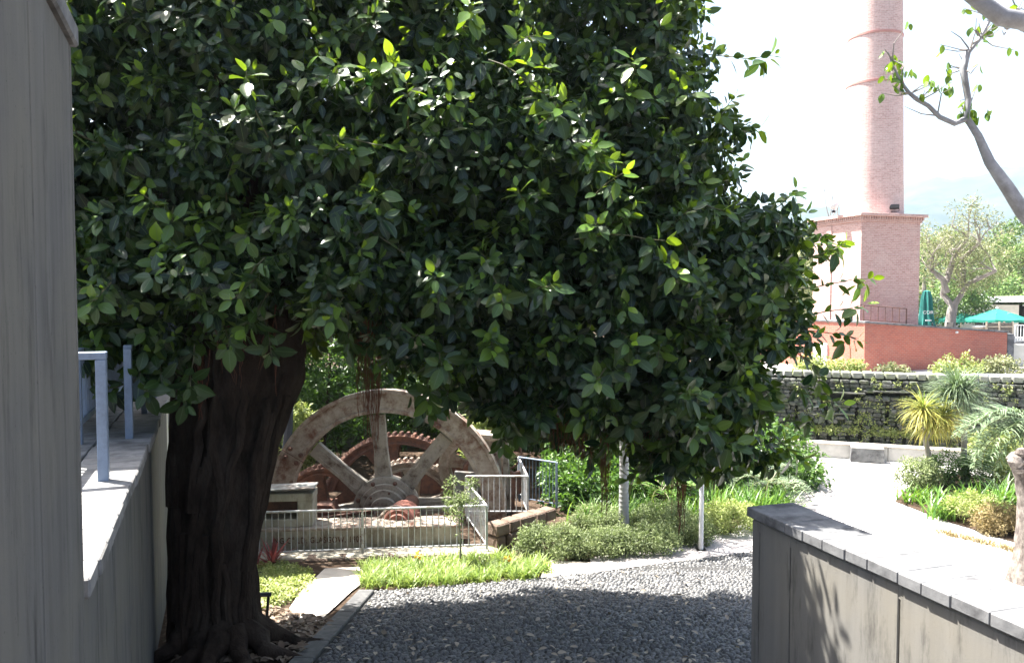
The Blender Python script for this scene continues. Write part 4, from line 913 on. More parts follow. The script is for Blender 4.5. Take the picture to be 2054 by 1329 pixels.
# ------------------------------------------------------------------ plaza edge: low wall, mossy wall, planting
def spt(px, Y, z): q = at(px, 664, Y); return Vector((q.x, Y, z))
a, b = spt(1480, 25.3, ZP), spt(2120, 22.4, ZP); d = b-a; LA = math.atan2(d.y, d.x); LL = d.length
lw = empty('seat_wall', a, LA, 'low pale concrete kerb wall along the foot of the mossy wall', 'wall'); t = 0
while t < LL:
    w = min(2.2, LL-t); MB().box((t+w/2, .15, .20), (w-.012, .3, .44), None, .015).build('section', M['plaza'], lw)
    MB().box((t+w/2, .15, .445), (w-.012, .36, .05), None, .01).build('coping', M['slab'], lw); t += w
nrm = Vector((d.y, -d.x, 0)).normalized(); tt_ = min((abs((a+d*k/200).x/(a+d*k/200).y*FPX+1027-1742), k/200) for k in range(200))[1]; c = a+d*tt_+nrm*.30; cb = empty('concrete_block', c, LA, 'grey tapered concrete block standing against the low kerb wall', 'block')
MB().box((0, .05, .22), (.95, .4, .42), None, .012, .93).build('body', M['coping'], cb); MB().box((0, .05, .44), (.9, .4, .03), None, .006).build('top', M['plaza'], cb)
a, b = spt(1500, 26.2, -4.75), spt(2100, 23.6, -4.75); d = b-a; LA2 = math.atan2(d.y, d.x); LL = d.length; WH = 2.1
mw = empty('mossy_wall', a, LA2, 'rough mossy stone water wall with dark slots behind the plaza', 'wall')
MB().box((LL/2, .55, WH/2), (LL+.4, .4, WH)).build('core', M['slotshade'], mw)
smesh = []
for k in range(8):
    q = MB().box((0, 0, 0), (1, 1, 1), None, .16, random.uniform(.85, 1)); 
    q.v = [(x+random.gauss(0, .05), y+random.gauss(0, .07), z+random.gauss(0, .05)) for x, y, z in q.v]; me = q.mesh('stone', True); me.materials.append(M['mossstone']); smesh.append(me)
slots = [(1.25+.42*k+.08*((k*5) % 3), 0, .11, .40+.30*((k*7) % 4)/3) for k in range(19)]+[(1.5+.9*k, .62, .10, 1.15+.2*(k % 2)) for k in range(8)]+[(2.45, 1.42, 1.1, 1.64), (3.6, 1.5, 1.3, 1.72), (5.0, .98, .7, 1.16), (4.9, 1.45, .9, 1.62)]
st = []; z = 0; r_ = 0
while z < WH-.05:
    h = .105+.025*(r_ % 3); t = random.uniform(-.2, 0); zc = z+h/2
    cuts = sorted([(s[0], s[0]+s[2]) for s in slots if s[1] <= zc <= s[3]])
    while t < LL:
        w = random.uniform(.13, .34); nx_ = [c_ for c_ in cuts if t < c_[1] and t+w > c_[0]]
        if nx_:
            w2 = nx_[0][0]-t
            if w2 > .05: st.append((t+w2/2, random.uniform(.22, .36), zc, w2, h*1.03))
            t = nx_[0][1]; continue
        st.append((t+w/2, random.uniform(.20, .36), zc, w*1.02, h*1.03)); t += w
    z += h; r_ += 1
vis_t = [s for s in st if 1.3 < s[0] < 8.2]; own_ = set(random.sample(range(len(vis_t)), min(300, len(vis_t)))); rest_ = MB()
for s in [q for q in st if not 1.3 < q[0] < 8.2]: rest_.box((s[0], s[1], s[2]), (s[3]*.95, .34, s[4]*.93), None, .03)
for i, s in enumerate(vis_t):
    if i in own_:
        o = bpy.data.objects.new('stone', random.choice(smesh)); COL.objects.link(o); o.parent = mw; o.location = s[:3]; o.scale = (s[3], .34, s[4])
    else: rest_.box((s[0], s[1], s[2]), (s[3]*.95, .34, s[4]*.93), (random.gauss(0, .08), random.gauss(0, .05), random.gauss(0, .1)), .03)
rest_.build('stones', M['mossstone'], mw, kind='stuff')
for s in [(2.45, 1.64, 1.1), (3.6, 1.72, 1.35), (5.0, 1.16, .8), (4.9, 1.62, .95), (2.6, .97, .65), (6.3, 1.5, .8)]:
    MB().box((s[0]+s[2]/2, .2, s[1]), (s[2]+.1, .4, .05), (0, random.gauss(0, .01), 0), .01).build('lintel', M['mossstone'], mw)
t = 0
while t < LL:
    w = random.uniform(.26, .34); MB().box((t+w/2, .42, WH+.10), (w-.04, .5, random.uniform(.17, .22)), (0, random.gauss(0, .02), random.gauss(0, .04)), .025).build('cap_stone', M['capstone'], mw); t += w
cs = [(random.uniform(.5, LL), random.uniform(.05, .15), random.choice((.42, .46, random.uniform(.1, WH)))) for k in range(300)]
cloud_obj('moss_plants', [cloud(np.array(cs), rng.uniform(.06, .17, len(cs)), 26, .075, .5, .4, (.2, 1))], M['cover'], mw, kind='stuff')
# hedge plants between mossy wall and brick wall
for i, (px, Y, r, lab, mt) in enumerate([(1700, 27.2, .75, 'lime green shrub above the mossy wall under the brick corner', 'cover'), (1795, 27.2, .6, 'small pale shrub above the mossy wall cap', 'olive'), (1925, 27.0, .85, 'yellow green shrub above the mossy wall near the pale railing', 'cover'), (2010, 27.0, .8, 'greyish shrub right above the pale railing', 'olive'), (1640, 27.4, .8, 'pale shrub left of the brick corner half behind ficus leaves', 'cover'), (2000, 22.9, .7, 'lime shrub at the foot of the mossy wall beside the palm', 'cover')]):
    z = -3.2 if i < 5 else -5.0; shrub('shrub', spt(px, Y, z), (r, r*.7, r*.68 if i < 5 else .55), 60, 45, .11, M[mt], lab, aspect=.5, crad=.22)
# pale railing at the right of the mossy wall
fence([spt(1955, 24.4, -3.22), spt(2120, 24.0, -3.22)], .8, 'pale blue steel railing on the mossy wall at right', .14, 'whiterail', br=.016)
dk = empty('walkway_edge', spt(1950, 24.45, -3.3), 0, 'blue grey steel edge beam under the pale railing', 'beam'); MB().box((1.4, -.05, .03), (3.0, .1, .16), (0, 0, -.12), .01).build('beam', M['bluemetal'], dk)
# planting bed
poly = [on_z(1795, 1006, ZP), on_z(1900, 1046, ZP), on_z(2060, 1096, ZP), on_z(2140, 1060, ZP), on_z(2100, 962, ZP), on_z(1850, 950, ZP)]
sheet('planting_bed', [(p.x, p.y) for p in poly], M['soil'], .02)
for (px, py, s, mt, lab) in [(1835, 1008, .55, 'strap', 'bright strap clump at the left tip of the round bed'), (1880, 1012, .6, 'strap', 'strap clump in the round bed under the left slender tree'), (1890, 1040, .7, 'strap', 'dark strap clump at the front edge of the round bed'), (1945, 1020, .75, 'strap', 'strap clump in the middle of the round bed'), (1985, 1025, .75, 'strap', 'broad strap clump right of the bed middle'), (2015, 1010, .8, 'strap', 'strap clump beside the pale knobbly trunk'), (1850, 985, .5, 'bushgrey', 'grey strap clump behind the left slender tree')]:
    strapclump('agapanthus', on_z(px, py, ZP), 90, s, .035, M[mt], lab, 'plant', 'strap plants of the round bed', th0=(.05, .7), th1=(.3, 1.3), rad=.16)
for (px, py, rx, rz, mt, lab) in [(1842, 985, .55, .45, 'bushgrey', 'round grey green bush left of the left slender tree'), (1900, 975, .6, .5, 'bushdark', 'round dark bush between the two slender trees'), (1985, 975, .7, .5, 'bushdark', 'dark bush right of the right slender tree'), (1960, 1045, .75, .30, 'cover', 'low lime mat plant at the bed front'), (2015, 1070, .6, .33, 'dry', 'brown dry shrub in front of the pale knobbly trunk'), (2035, 985, .5, .6, 'cover', 'yellow green bush right beside the knobbly trunk top')]:
    shrub('bush', on_z(px, py, ZP), (rx, rx*.7, rz), 70, 60, .07, M[mt], lab, aspect=.4, crad=.15)
bb = []
for i in range(12):
    c = on_z(1885+i*15+random.uniform(-4, 4), 1068+i*3.7, ZP); bb += [(c.x+random.gauss(0, .1), c.y+random.gauss(0, .06), ZP) for k in range(40)]
n = len(bb); V, T, tn = blades(n, np.array(bb), rng.uniform(0, 6.28, n), rng.uniform(.2, .9, n), rng.uniform(.2, .8, n), rng.uniform(.1, .2, n), np.full(n, .016), 4)
tag(link('dry_grass', np_mesh('dry_grass', V, T, tint=tn), M['dry']), 'dry grass along the bed edge before the knobbly trunk', 'grass', kind='stuff')
# slender trees with mop heads
def mop(root, c, n, L, w, mat, tint, up=.2):
    d = norm(rng.normal(size=(n, 3))+np.array([0, 0, up])); az = np.arctan2(d[:, 0], d[:, 1]); th = np.arccos(np.clip(d[:, 2], -.6, 1))
    V, T, tn = blades(n, np.tile(np.array(c), (n, 1)), az, th*.85, rng.uniform(.6, 1.5, n), L*rng.uniform(.75, 1.1, n), np.full(n, w), 4, np.clip(rng.uniform(tint[0], tint[1], n)-.35*d[:, 2], 0, 1))
    link('leaf_head', np_mesh('leaf_head', V, T, tint=tn), mat, root)
for i, (px, py, Y, heads, lab) in enumerate([(1868, 985, 20.6, [(1852, 822), (1892, 838), (1870, 850)], 'slender tree with yellowing mop heads left in the round bed'), (1936, 970, 20.9, [(1918, 775), (1905, 800), (1935, 790)], 'taller slender tree with green mop head right in the round bed')]):
    base = Vector((at(px, py, Y).x, Y, ZP)); rt = empty('dragon_tree', base, 0, lab, 'tree'); mb = MB(); fk = at(px-(12 if i == 0 else 6), 880 if i == 0 else 830, Y)-base
    mb.tube([(0, 0, 0), (.01, 0, .3), fk*.4, fk*.7+Vector((.03, 0, 0)), fk], [.15 if i == 0 else .13, .095, .075, .07, .065], 10)
    for h in heads: e = at(h[0], h[1], Y)-base; mb.tube([fk, fk.lerp(e, .5)+Vector((0, 0, -.03)), e], [.055, .045, .04], 8)
    mb.build('trunk', M['greybark'], rt, True)
    for k, h in enumerate(heads): mop(rt, at(h[0], h[1], Y)-base, 260, .85 if i == 0 else .95, .026, M['yucca'] if i == 0 else M['palm'], (.3, 1) if i == 0 else (.2, .9))
# palm leaning in from the right
c = Vector((at(2120, 1000, 16.6).x, 16.6, ZP)); pr_ = empty('palm_tree', c, 0, 'grey green feather palm arching in from the right edge', 'palm')
top = at(2092, 860, 16.6)-c; MB().tube([(0, 0, 0), (.05, 0, 1), top], [.2, .16, .15], 14).build('trunk', M['greybark'], pr_, True)
for k, (az, el, L) in enumerate([(-1.45, .35, 1.55), (-1.75, .1, 1.6), (-1.2, .75, 1.5), (-1.9, .6, 1.5), (-2.3, .2, 1.5), (-1.0, .2, 1.4), (-1.55, .95, 1.4), (-.5, .6, 1.4), (.3, .5, 1.4), (1.2, .4, 1.4), (2.0, .5, 1.4), (2.9, .5, 1.4), (-2.7, .8, 1.3)]): frond(pr_, top, az, el-.12, L*1.2, .66, M['palm'], 1.6, 52, .6, wid=.032)
# knobbly pale trunk
c = on_z(2056, 1166, ZP); kt = empty('pollard_trunk', c, 0, 'pale rough tree trunk with knobbly pruned head at the right edge', 'tree')
zk = at(2040, 920, c.y).z-c.z
prof = [(.30, 0), (.25, .2), (.22, .45), (.20, .6), (.21, .75), (.19, 1.0), (.20, 1.2), (.185, zk-.7), (.2, zk-.5), (.2, zk-.35), (.26, zk-.12), (.30, zk), (.22, zk+.1), (.05, zk+.14), (.001, zk+.14)]
mb = MB().lathe(prof, 22); mb.v = [(x*(1+.09*math.sin(5*math.atan2(y, x)+3*z)+.05*math.sin(9*z))+.05*math.sin(z*1.7), y*(1+.08*math.sin(4*math.atan2(y, x)-2*z)), z) for x, y, z in mb.v]; mb.build('trunk', M['greybark'], kt, True)
M['roughbark'] = simple('rough pale brown bark', (.10,.08,.07), (.34,.30,.27), 14, .9, (1,1,.6), .9, .03, dirt=(.07,.055,.05), dscale=5); kt.children[0].data.materials[0] = M['roughbark']
for k, (dx, dz, r) in enumerate([(-.30, -.02, .13), (-.2, .12, .11), (.05, .16, .13), (.2, .04, .12), (-.02, -.1, .14), (-.24, -.14, .1)]):
    q = MB().lathe([(.001, -r), (r*.7, -r*.7), (r, 0), (r*.7, r*.7), (.001, r)], 10, Matrix.Translation((dx, -.12, zk+dz))); q.build('knob', M['roughbark'], kt, True)
# bare pale tree overhead at right
c = Vector((at(2230, 900, 11.0).x, 11.0, ZP)); bt = empty('bare_tree', c, 0, 'bare pale limbs with a few leaves reaching in at the upper right', 'tree')
def A(px, py, Y=11.0): return at(px, py, Y)-c
mb = MB(); mb.tube([(0, 0, 0), (.05, 0, 1.5), A(2215, 640), A(2190, 560)], [.3, .24, .19, .17], 14); mb.build('trunk', M['paletrunk'], bt, True)
MB().tube([A(2190, 560), A(2110, 490), A(2052, 425), A(2020, 375), A(1985, 325), A(1962, 272), A(1938, 235)], [.125, .115, .10, .088, .07, .052, .042], 12).build('limb', M['paletrunk'], bt, True)
MB().tube([A(1938, 235), A(1942, 200), A(1936, 165), A(1932, 140), A(1942, 105), A(1965, 78), A(1985, 40), A(1994, 5)], [.045, .042, .044, .05, .034, .03, .026, .02], 9).build('limb', M['paletrunk'], bt, True)
MB().tube([A(1938, 238), A(1915, 248), A(1885, 235), A(1862, 212), A(1840, 200), A(1822, 185), A(1805, 160), A(1790, 130), A(1782, 105)], [.042, .038, .033, .03, .03, .026, .018, .013, .006], 9).build('limb', M['paletrunk'], bt, True)
MB().tube([A(2190, 560, 11.2), A(2200, 300, 10.6), A(2150, 90, 10.2), A(2052, 42, 10), A(2010, 35, 10), A(1975, 10, 10), A(1940, -15, 10), A(1850, -70, 10)], [.17, .16, .13, .11, .11, .1, .085, .05], 12).build('limb', M['paletrunk'], bt, True)
twg = MB(); lp = []
for (px, py, n) in [(1790, 120, 3), (1806, 160, 6), (1825, 188, 6), (1845, 202, 3), (1938, 235, 4), (1935, 138, 5), (1945, 100, 6), (1968, 75, 8), (1880, 232, 2), (2020, 60, 6), (1995, 30, 4), (2040, 20, 4)]:
    for k in range(n):
        a0 = A(px, py); d = Vector((random.gauss(-.2, .7), random.gauss(0, .5), random.gauss(.5, .6))).normalized(); L = random.uniform(.12, .42)
        p1 = a0+d*L*.5+Vector((random.gauss(0, .03), 0, random.gauss(0, .03))); p2 = a0+d*L+Vector((random.gauss(0, .05), 0, random.gauss(.03, .04))); twg.tube([a0, p1, p2], [.012, .008, .004], 5)
        if random.random() < .55: lp.append(tuple(p2))
twg.build('twigs', M['greybark'], bt, kind='stuff')
lp += [tuple(A(1858+i*9, 150+i*5+random.gauss(0, 3))) for i in range(7)]+[tuple(A(1800+random.gauss(0, 12), 150+random.gauss(0, 18))) for i in range(14)]+[tuple(A(1945+random.gauss(0, 14), 228+random.gauss(0, 10))) for i in range(12)]
lp = np.array(lp); n = len(lp)*2; lp = np.repeat(lp, 2, 0)+rng.normal(0, .02, (n, 3))
Ld = norm(np.stack([rng.normal(0, .4, n), rng.normal(0, .4, n), -np.abs(rng.normal(1, .4, n))], 1)); Fm = frames(Ld, norm(rng.normal(size=(n, 3))))*rng.uniform(.09, .15, n)[:, None, None]
for i in range(n):
    o = bpy.data.objects.new('leaf', lms[4 if i % 3 else 2]); COL.objects.link(o); o.parent = bt; o.matrix_local = Matrix([list(Fm[i, r])+[lp[i, r]] for r in range(3)]+[[0, 0, 0, 1]])

# ------------------------------------------------------------------ brick walls and chimney
cz = -3.55
C1 = Vector((at(1735, 648, 36).x, 36, cz)); D1 = Vector((.93, .36, 0)).normalized(); a1 = math.atan2(D1.y, D1.x)
bw_ = empty('brick_wall', C1, a1, 'long red brick retaining wall below the cafe terrace, in shade', 'wall')
hL, hR = at(1735, 648, 36).z-cz, at(2021, 667, 39.3).z-cz; Lw = 9.1
mb = MB(); mb.add([(0,0,-.3),(Lw,0,-.3),(Lw,.4,-.3),(0,.4,-.3),(0,0,hL),(Lw,0,hR),(Lw,.4,hR),(0,.4,hL)], [(0,3,2,1),(4,5,6,7),(0,1,5,4),(1,2,6,5),(2,3,7,6),(3,0,4,7)]); mb.build('wall', M['brickred'], bw_)
sl = math.atan((hR-hL)/Lw); MB().box((Lw/2, .2, (hL+hR)/2+.045), (Lw+.1, .5, .09), (0, -sl, 0), .01).build('coping', M['coping'], bw_)
MB().box((Lw*.62, -.04, hL*.78), (.12, .1, .1), None, .02).build('lamp', M['white'], bw_)
D2 = Vector((-.42, .91, 0)).normalized(); a2 = math.atan2(D2.y, D2.x)+math.pi
bl = empty('brick_wall', C1+Vector((0, .02, 0))+D2*9.3, a2, 'sunlit orange brick wall running left from the corner below the chimney', 'wall')
MB().box((4.65, .2, hL/2-.15), (9.3, .4, hL+.3)).build('wall', M['brickred'], bl); MB().box((4.6, .2, hL+.045), (9.2, .5, .09), None, .01).build('coping', M['coping'], bl)
dx_ = 9.3-2.55; MB().box((dx_, -.03, .62), (.85, .1, 1.25), None, .01).build('door', M['whitedirty'], bl); MB().box((dx_-.48, -.04, .62), (.09, .13, 1.35), None, .01).build('door_frame', M['redoxide'], bl)
PC = Vector((17.82, 40.4, -3.5)); va = math.atan2(PC.y, PC.x); pang = va-math.pi/4+R(-4)
ch = empty('factory_chimney', PC, pang, 'tall pink brick factory chimney on a square brick base', 'chimney')
ztop = at(1735, 430, 38).z-PC.z; S2 = 1.74
MB().box((0, 0, ztop/2-.15), (2*S2, 2*S2, ztop-.3)).build('base', M['brickpink'], ch)
MB().box((0, 0, ztop-.24), (2*S2+.14, 2*S2+.14, .12), None, .01).build('moulding', M['brickpink'], ch)
cor = MB().box((0, 0, ztop+.03), (2*S2+.5, 2*S2+.5, .14), None, .015).build('cornice', M['brickpink'], ch)
dm = MB()
for s in range(4):
    Mr = Matrix.Rotation(s*math.pi/2, 4, 'Z')
    for k in range(26): q = Mr @ Vector((-S2-.05+(2*S2+.1)*k/25, -S2-.1, ztop-.11)); dm.box(tuple(q), (.085, .085, .15))
dm.build('dentils', M['brickpink'], cor, kind='stuff')
MB().box((-S2-.02, .5, ztop/2), (.06, .34, ztop-.7)).build('pilaster', M['brickpink'], ch)
me = bpy.data.meshes.new('shaft'); n = 48; zs = [ztop+.1, ztop+.12+4, ztop+8, ztop+14, ztop+20]; rs = [1.46, 1.37, 1.28, 1.13, .98]
vs = [(r*math.cos(2*math.pi*k/n), r*math.sin(2*math.pi*k/n), z) for r, z in zip(rs, zs) for k in range(n+1)]
fs = [(i*(n+1)+k, i*(n+1)+k+1, (i+1)*(n+1)+k+1, (i+1)*(n+1)+k) for i in range(4) for k in range(n)]
me.from_pydata(vs, [], fs); uvl = me.uv_layers.new(name='UVMap')
for p in me.polygons:
    p.use_smooth = True
    for li in p.loop_indices: vi = me.loops[li].vertex_index; uvl.data[li].uv = ((vi % (n+1))/n*8.16, vs[vi][2])
sh_ = link('shaft', me, M['brickshaft'], ch); so_ = Matrix.Rotation(-pang, 3, 'Z') @ Vector((.30, 0, 0)); sh_.location = so_
def shr(z): return float(np.interp(z, zs, rs))
shx = at(1757, 300, 40.4).x-PC.x
for pyb in (62, 160):
    zb = at(1757, pyb, 39.2).z-PC.z; r = shr(zb); MB().lathe([(r-.02, zb-.05), (r+.03, zb-.05), (r+.03, zb+.05), (r-.02, zb+.05)], 48, Matrix.Translation(so_), True).build('iron_band', M['iron_band'], ch, True)
MB().lathe([(shr(zs[-1])-.02, zs[-1]-.3), (1.1, zs[-1]-.1), (1.15, zs[-1]+.2), (.9, zs[-1]+.25)], 48, Matrix.Translation(so_)).build('crown', M['brickpink'], ch)
fl_p = at(1794, 424, 38.9); fo = empty('floodlight', fl_p, R(-30), 'black floodlight on the ledge of the chimney base', 'light')
MB().box((0, 0, .22), (.42, .12, .24), (R(-35), 0, 0), .015).build('housing', M['black'], fo); MB().tube([(-.2, 0, .2), (-.2, 0, .0), (.2, 0, .0), (.2, 0, .2)], .02, 6).build('bracket', M['black'], fo)
gl = empty('globe_lamp', at(1672, 424, 39.4), 0, 'white globe lamp on the left ledge of the chimney base', 'light'); MB().lathe([(.05, 0), (.05, .1), (.1, .12), (.19, .22), (.21, .32), (.17, .43), (.06, .5), (.001, .5)], 16).build('globe', M['whitedirty'], gl, True); MB().lathe([(.09, -.06), (.09, .03), (.03, .06)], 10).build('foot', M['black'], gl)
# rusty fence on the brick wall beside the chimney
fp = [C1+D1*.3+Vector((0, 0, hL+.05)), C1+D1*2.9+Vector((0, 0, hL-.12))]; fp = [Vector((p.x-.15, p.y+.35, p.z)) for p in fp]
fence(fp, .75, 'thin rusty fence at the foot of the chimney base', .42, 'rust', name='iron_fence', br=.016)

# ------------------------------------------------------------------ cafe
CF = -3.5
bd = empty('cafe_building', Vector((at(1990, 600, 62).x, 62, CF)), R(-12), 'low cream cafe building with white flat roof behind the parasols', 'building')
zr_ = at(1975, 606, 62).z-CF
MB().box((-3.6, 2.5, zr_/2-.1), (11, 5, zr_-.2)).build('wall', M['render'], bd)
MB().box((-3.4, 2.3, zr_+.16), (12.4, 6.4, .42), (0, R(-.8), 0), .02).build('roof', M['white'], bd)
for x in (-6.2, -3.0, -.6):
    w_ = MB().box((x, -.03, zr_*.56), (1.3, .1, 1.1), None, .02).build('window', M['white'], bd); MB().box((x-.31, -.09, zr_*.56), (.56, .03, .96)).build('pane', M['glass'], w_); MB().box((x+.31, -.09, zr_*.56), (.56, .03, .96)).build('pane', M['glass'], w_)
dr = MB().box((-4.6, -.03, 1.0), (.95, .08, 2.0), None, .01).build('door', M['dark'], bd); MB().box((-4.25, -.1, 1.0), (.05, .06, .14)).build('handle', M['steel'], dr)
MB().box((7.0, 3.2, zr_/2-.15), (9, 5, zr_-.2)).build('dark_bay', M['dark'], bd); MB().box((7.0, 2.2, zr_+.02), (10, 7, .26), (0, R(1.5), 0), .02).build('side_roof', M['white'], bd); MB().box((6.6, -.9, zr_-.35), (9.4, .5, .12), (0, R(1.5), 0), .01).build('awning_beam', M['white'], bd)
vn = empty('roof_vent', Vector((at(1973, 590, 62).x, 62.3, CF+zr_+.3)), 0, 'slim white capped vent standing on the cafe roof', 'vent'); MB().lathe([(.16, 0), (.2, .2), (.24, .5), (.2, .85), (.08, 1.0), (.001, 1.02)], 14).build('cowl', M['whitedirty'], vn, True); MB().lathe([(.26, -.05), (.26, .02), (.15, .05)], 14).build('flashing', M['steel'], vn)
def parasol(px, py_apex, Y, r, label, rot=.3):
    top = at(px, py_apex, Y); h = top.z-CF; rt = empty('parasol', (top.x, Y, CF), rot, label, 'parasol', 'open teal parasols')
    n = 8; vs = [(0, 0, h)]; K = 5
    for k in range(1, K+1):
        t = k/K
        for i in range(n*4):
            a = 2*math.pi*i/(n*4); sag = abs(math.sin(a*n/2)); rr_ = r*t*(1-.07*sag); vs.append((rr_*math.cos(a), rr_*math.sin(a), h-(.62*r/1.7)*t**1.15-.05*sag*t))
    m = n*4; fs = [(0, 1+i, 1+(i+1) % m) for i in range(m)]+[(1+(k-1)*m+i, 1+k*m+i, 1+k*m+(i+1) % m, 1+(k-1)*m+(i+1) % m) for k in range(1, K) for i in range(m)]
    vs += [(x, y, z-.16) for x, y, z in vs[1+(K-1)*m:1+K*m]]; o0 = 1+(K-1)*m; o1 = 1+K*m
    fs += [(o0+i, o1+i, o1+(i+1) % m, o0+(i+1) % m) for i in range(m)]
    mb = MB(); mb.v = vs; mb.f = fs; mb.build('canopy', M['teal'], rt)
    MB().tube([(0, 0, 0), (0, 0, h+.08)], .045, 8).build('pole', M['wood'], rt); MB().lathe([(.05, h), (.1, h+.04), (.06, h+.12), (.001, h+.14)], 10).build('finial', M['white'], rt)
    for k in range(n): a = 2*math.pi*k/n; MB().tube([(0, 0, h-.75*.62), (r*.55*math.cos(a), r*.55*math.sin(a), h-.27)], .015, 5).build('rib', M['wood'], rt)
    MB().lathe([(.35, 0), (.35, .06), (.08, .1), (.08, .3)], 16).build('base', M['black'], rt)
parasol(2000, 619, 55, 1.95, 'largest teal parasol, nearest the right edge on the cafe terrace', .2)
parasol(1928, 625, 58, 1.5, 'middle teal parasol behind the branching cafe tree', .4)
parasol(1898, 632, 61, 1.25, 'small far teal parasol left of the branching cafe tree', .1)
parasol(1843, 633, 60, .8, 'tiny teal parasol beside the chimney base', .1)
cpz = at(1859, 582, 46); cl_ = empty('closed_parasol', (cpz.x, 46, CF), 0, 'tall closed dark teal parasol with white lettering beside the chimney base', 'parasol'); h = cpz.z-CF
mb = MB(); prof = [(.05, h), (.18, h-.06), (.27, h-.5), (.31, h-1.1), (.38, h-1.7), (.45, h-2.05), (.28, h-2.3), (.18, h-2.45)]; mb.lathe(prof, 32)
mb.v = [(x*(1+.22*math.sin(8*math.atan2(y, x)+z)), y*(1+.22*math.sin(8*math.atan2(y, x)+z)), z) for x, y, z in mb.v]; mb.build('folded_canopy', M['tealdark'], cl_, True)
MB().tube([(0, 0, 0), (0, 0, h-.1)], .05, 8).build('pole', M['steel'], cl_); MB().box((0, 0, .1), (.8, .8, .2), None, .02).build('base', M['coping'], cl_)
cu = bpy.data.curves.new('lettering', 'FONT'); cu.body = 'COR'; cu.size = .26; cu.extrude = .004; cu.align_x = 'CENTER'
to = bpy.data.objects.new('tmp', cu); COL.objects.link(to); bpy.context.view_layer.update(); tme = bpy.data.meshes.new_from_object(to.evaluated_get(bpy.context.evaluated_depsgraph_get())); bpy.data.objects.remove(to)
lo = link('lettering', tme, M['white'], cl_); lo.rotation_euler = (R(88), 0, R(-15)); lo.location = (-.1, -.40, h-1.35); MB().box((-.1, -.46, h-1.72), (.34, .02, .07)).build('stripe', M['white'], cl_)
# cafe furniture
def cafechair(px, py, Y, rz, label):
    c = Vector((at(px, py, Y).x, Y, CF+.95)); rt = empty('cafe_chair', c, rz, label, 'chair')
    MB().box((0, 0, .45), (.46, .46, .05), None, .01).build('seat', M['dark'], rt); MB().box((0, .21, .75), (.46, .05, .5), (R(-8), 0, 0), .01).build('backrest', M['dark'], rt)
    for x in (-.2, .2):
        for y in (-.2, .2): MB().box((x, y, .215), (.04, .04, .43)).build('leg', M['black'], rt)
    return rt
dkp = empty('cafe_deck', Vector((at(1890, 660, 44).x, 45.5, CF)), a1); tag(dkp, kind='structure'); MB().box((2, 0, .47), (13, 6, .94)).build('deck', M['coping'], dkp)
cafechair(1880, 650, 44.5, R(60), 'dark cafe chair facing right, nearest the closed parasol'); cafechair(1900, 650, 45.5, R(-70), 'dark cafe chair behind the trunk of the cafe tree')
for i, (px, w) in enumerate([(1988, 1.0), (2009, .75)]):
    c = Vector((at(px, 650, 45).x, 44.6, CF+.95)); bs_ = empty('bamboo_screen', c, R(8), ['wider grey bamboo screen under the largest parasol', 'narrower grey bamboo screen nearest the white ramp railing'][i], 'screen')
    nb = 12 if i == 0 else 9
    for k in range(nb): MB().tube([(-w/2+w*(k+.5)/nb, 0, -.1), (-w/2+w*(k+.5)/nb, 0, 1.0+random.uniform(-.03, .03))], w/nb*.48, 6).build('cane', M['bamboo'], bs_)
    for x in (-w/2-.04, w/2+.04): MB().tube([(x, 0, -.1), (x, 0, 1.08)], .05, 8).build('pole', M['wood'], bs_)
    for z in (.2, .8): MB().box((0, -.07, z), (w, .03, .05)).build('batten', M['wood'], bs_)
c = Vector((at(1963, 650, 45).x, 44.9, CF+.95)); sb = empty('counter_cabinet', c, R(10), 'pale wooden counter box under the parasols', 'cabinet'); MB().box((0, 0, .38), (.5, .5, .76), None, .01).build('body', M['wood'], sb); MB().box((0, 0, .78), (.56, .56, .04), None, .01).build('top', M['whitedirty'], sb)
c = Vector((at(1842, 650, 43.5).x, 43.5, CF+.95)); wb = empty('litter_bin', c, 0, 'green plastic bin beside the chimney base', 'bin'); MB().box((0, 0, .42), (.55, .5, .84), None, .02, 1.08).build('body', M['binmat'], wb); MB().box((0, 0, .88), (.62, .58, .06), None, .015).build('lid', M['binmat'], wb)
# ramp wall and white railing at the right end of the brick wall
c = C1+D1*9.25; rp = empty('ramp_wall', Vector((c.x, c.y, cz)), a1-.5, 'pale concrete ramp wall at the right end of the brick wall', 'wall'); hh = at(2030, 690, 39.5).z-cz
MB().box((2.5, .2, hh/2-.1), (5, .35, hh+.2)).build('wall', M['render'], rp); MB().box((.03, .16, hR/2-.15), (.3, .5, hR+.2)).build('end_pier', M['coping'], rp)
d_ = Vector((math.cos(a1-.5), math.sin(a1-.5), 0)); fence([Vector((c.x, c.y, cz+hh+.1))+d_*.25, Vector((c.x, c.y, cz+hh+.1))+d_*4.5], .85, 'white steel railing on the ramp wall at the far right', .13, 'white', br=.02)
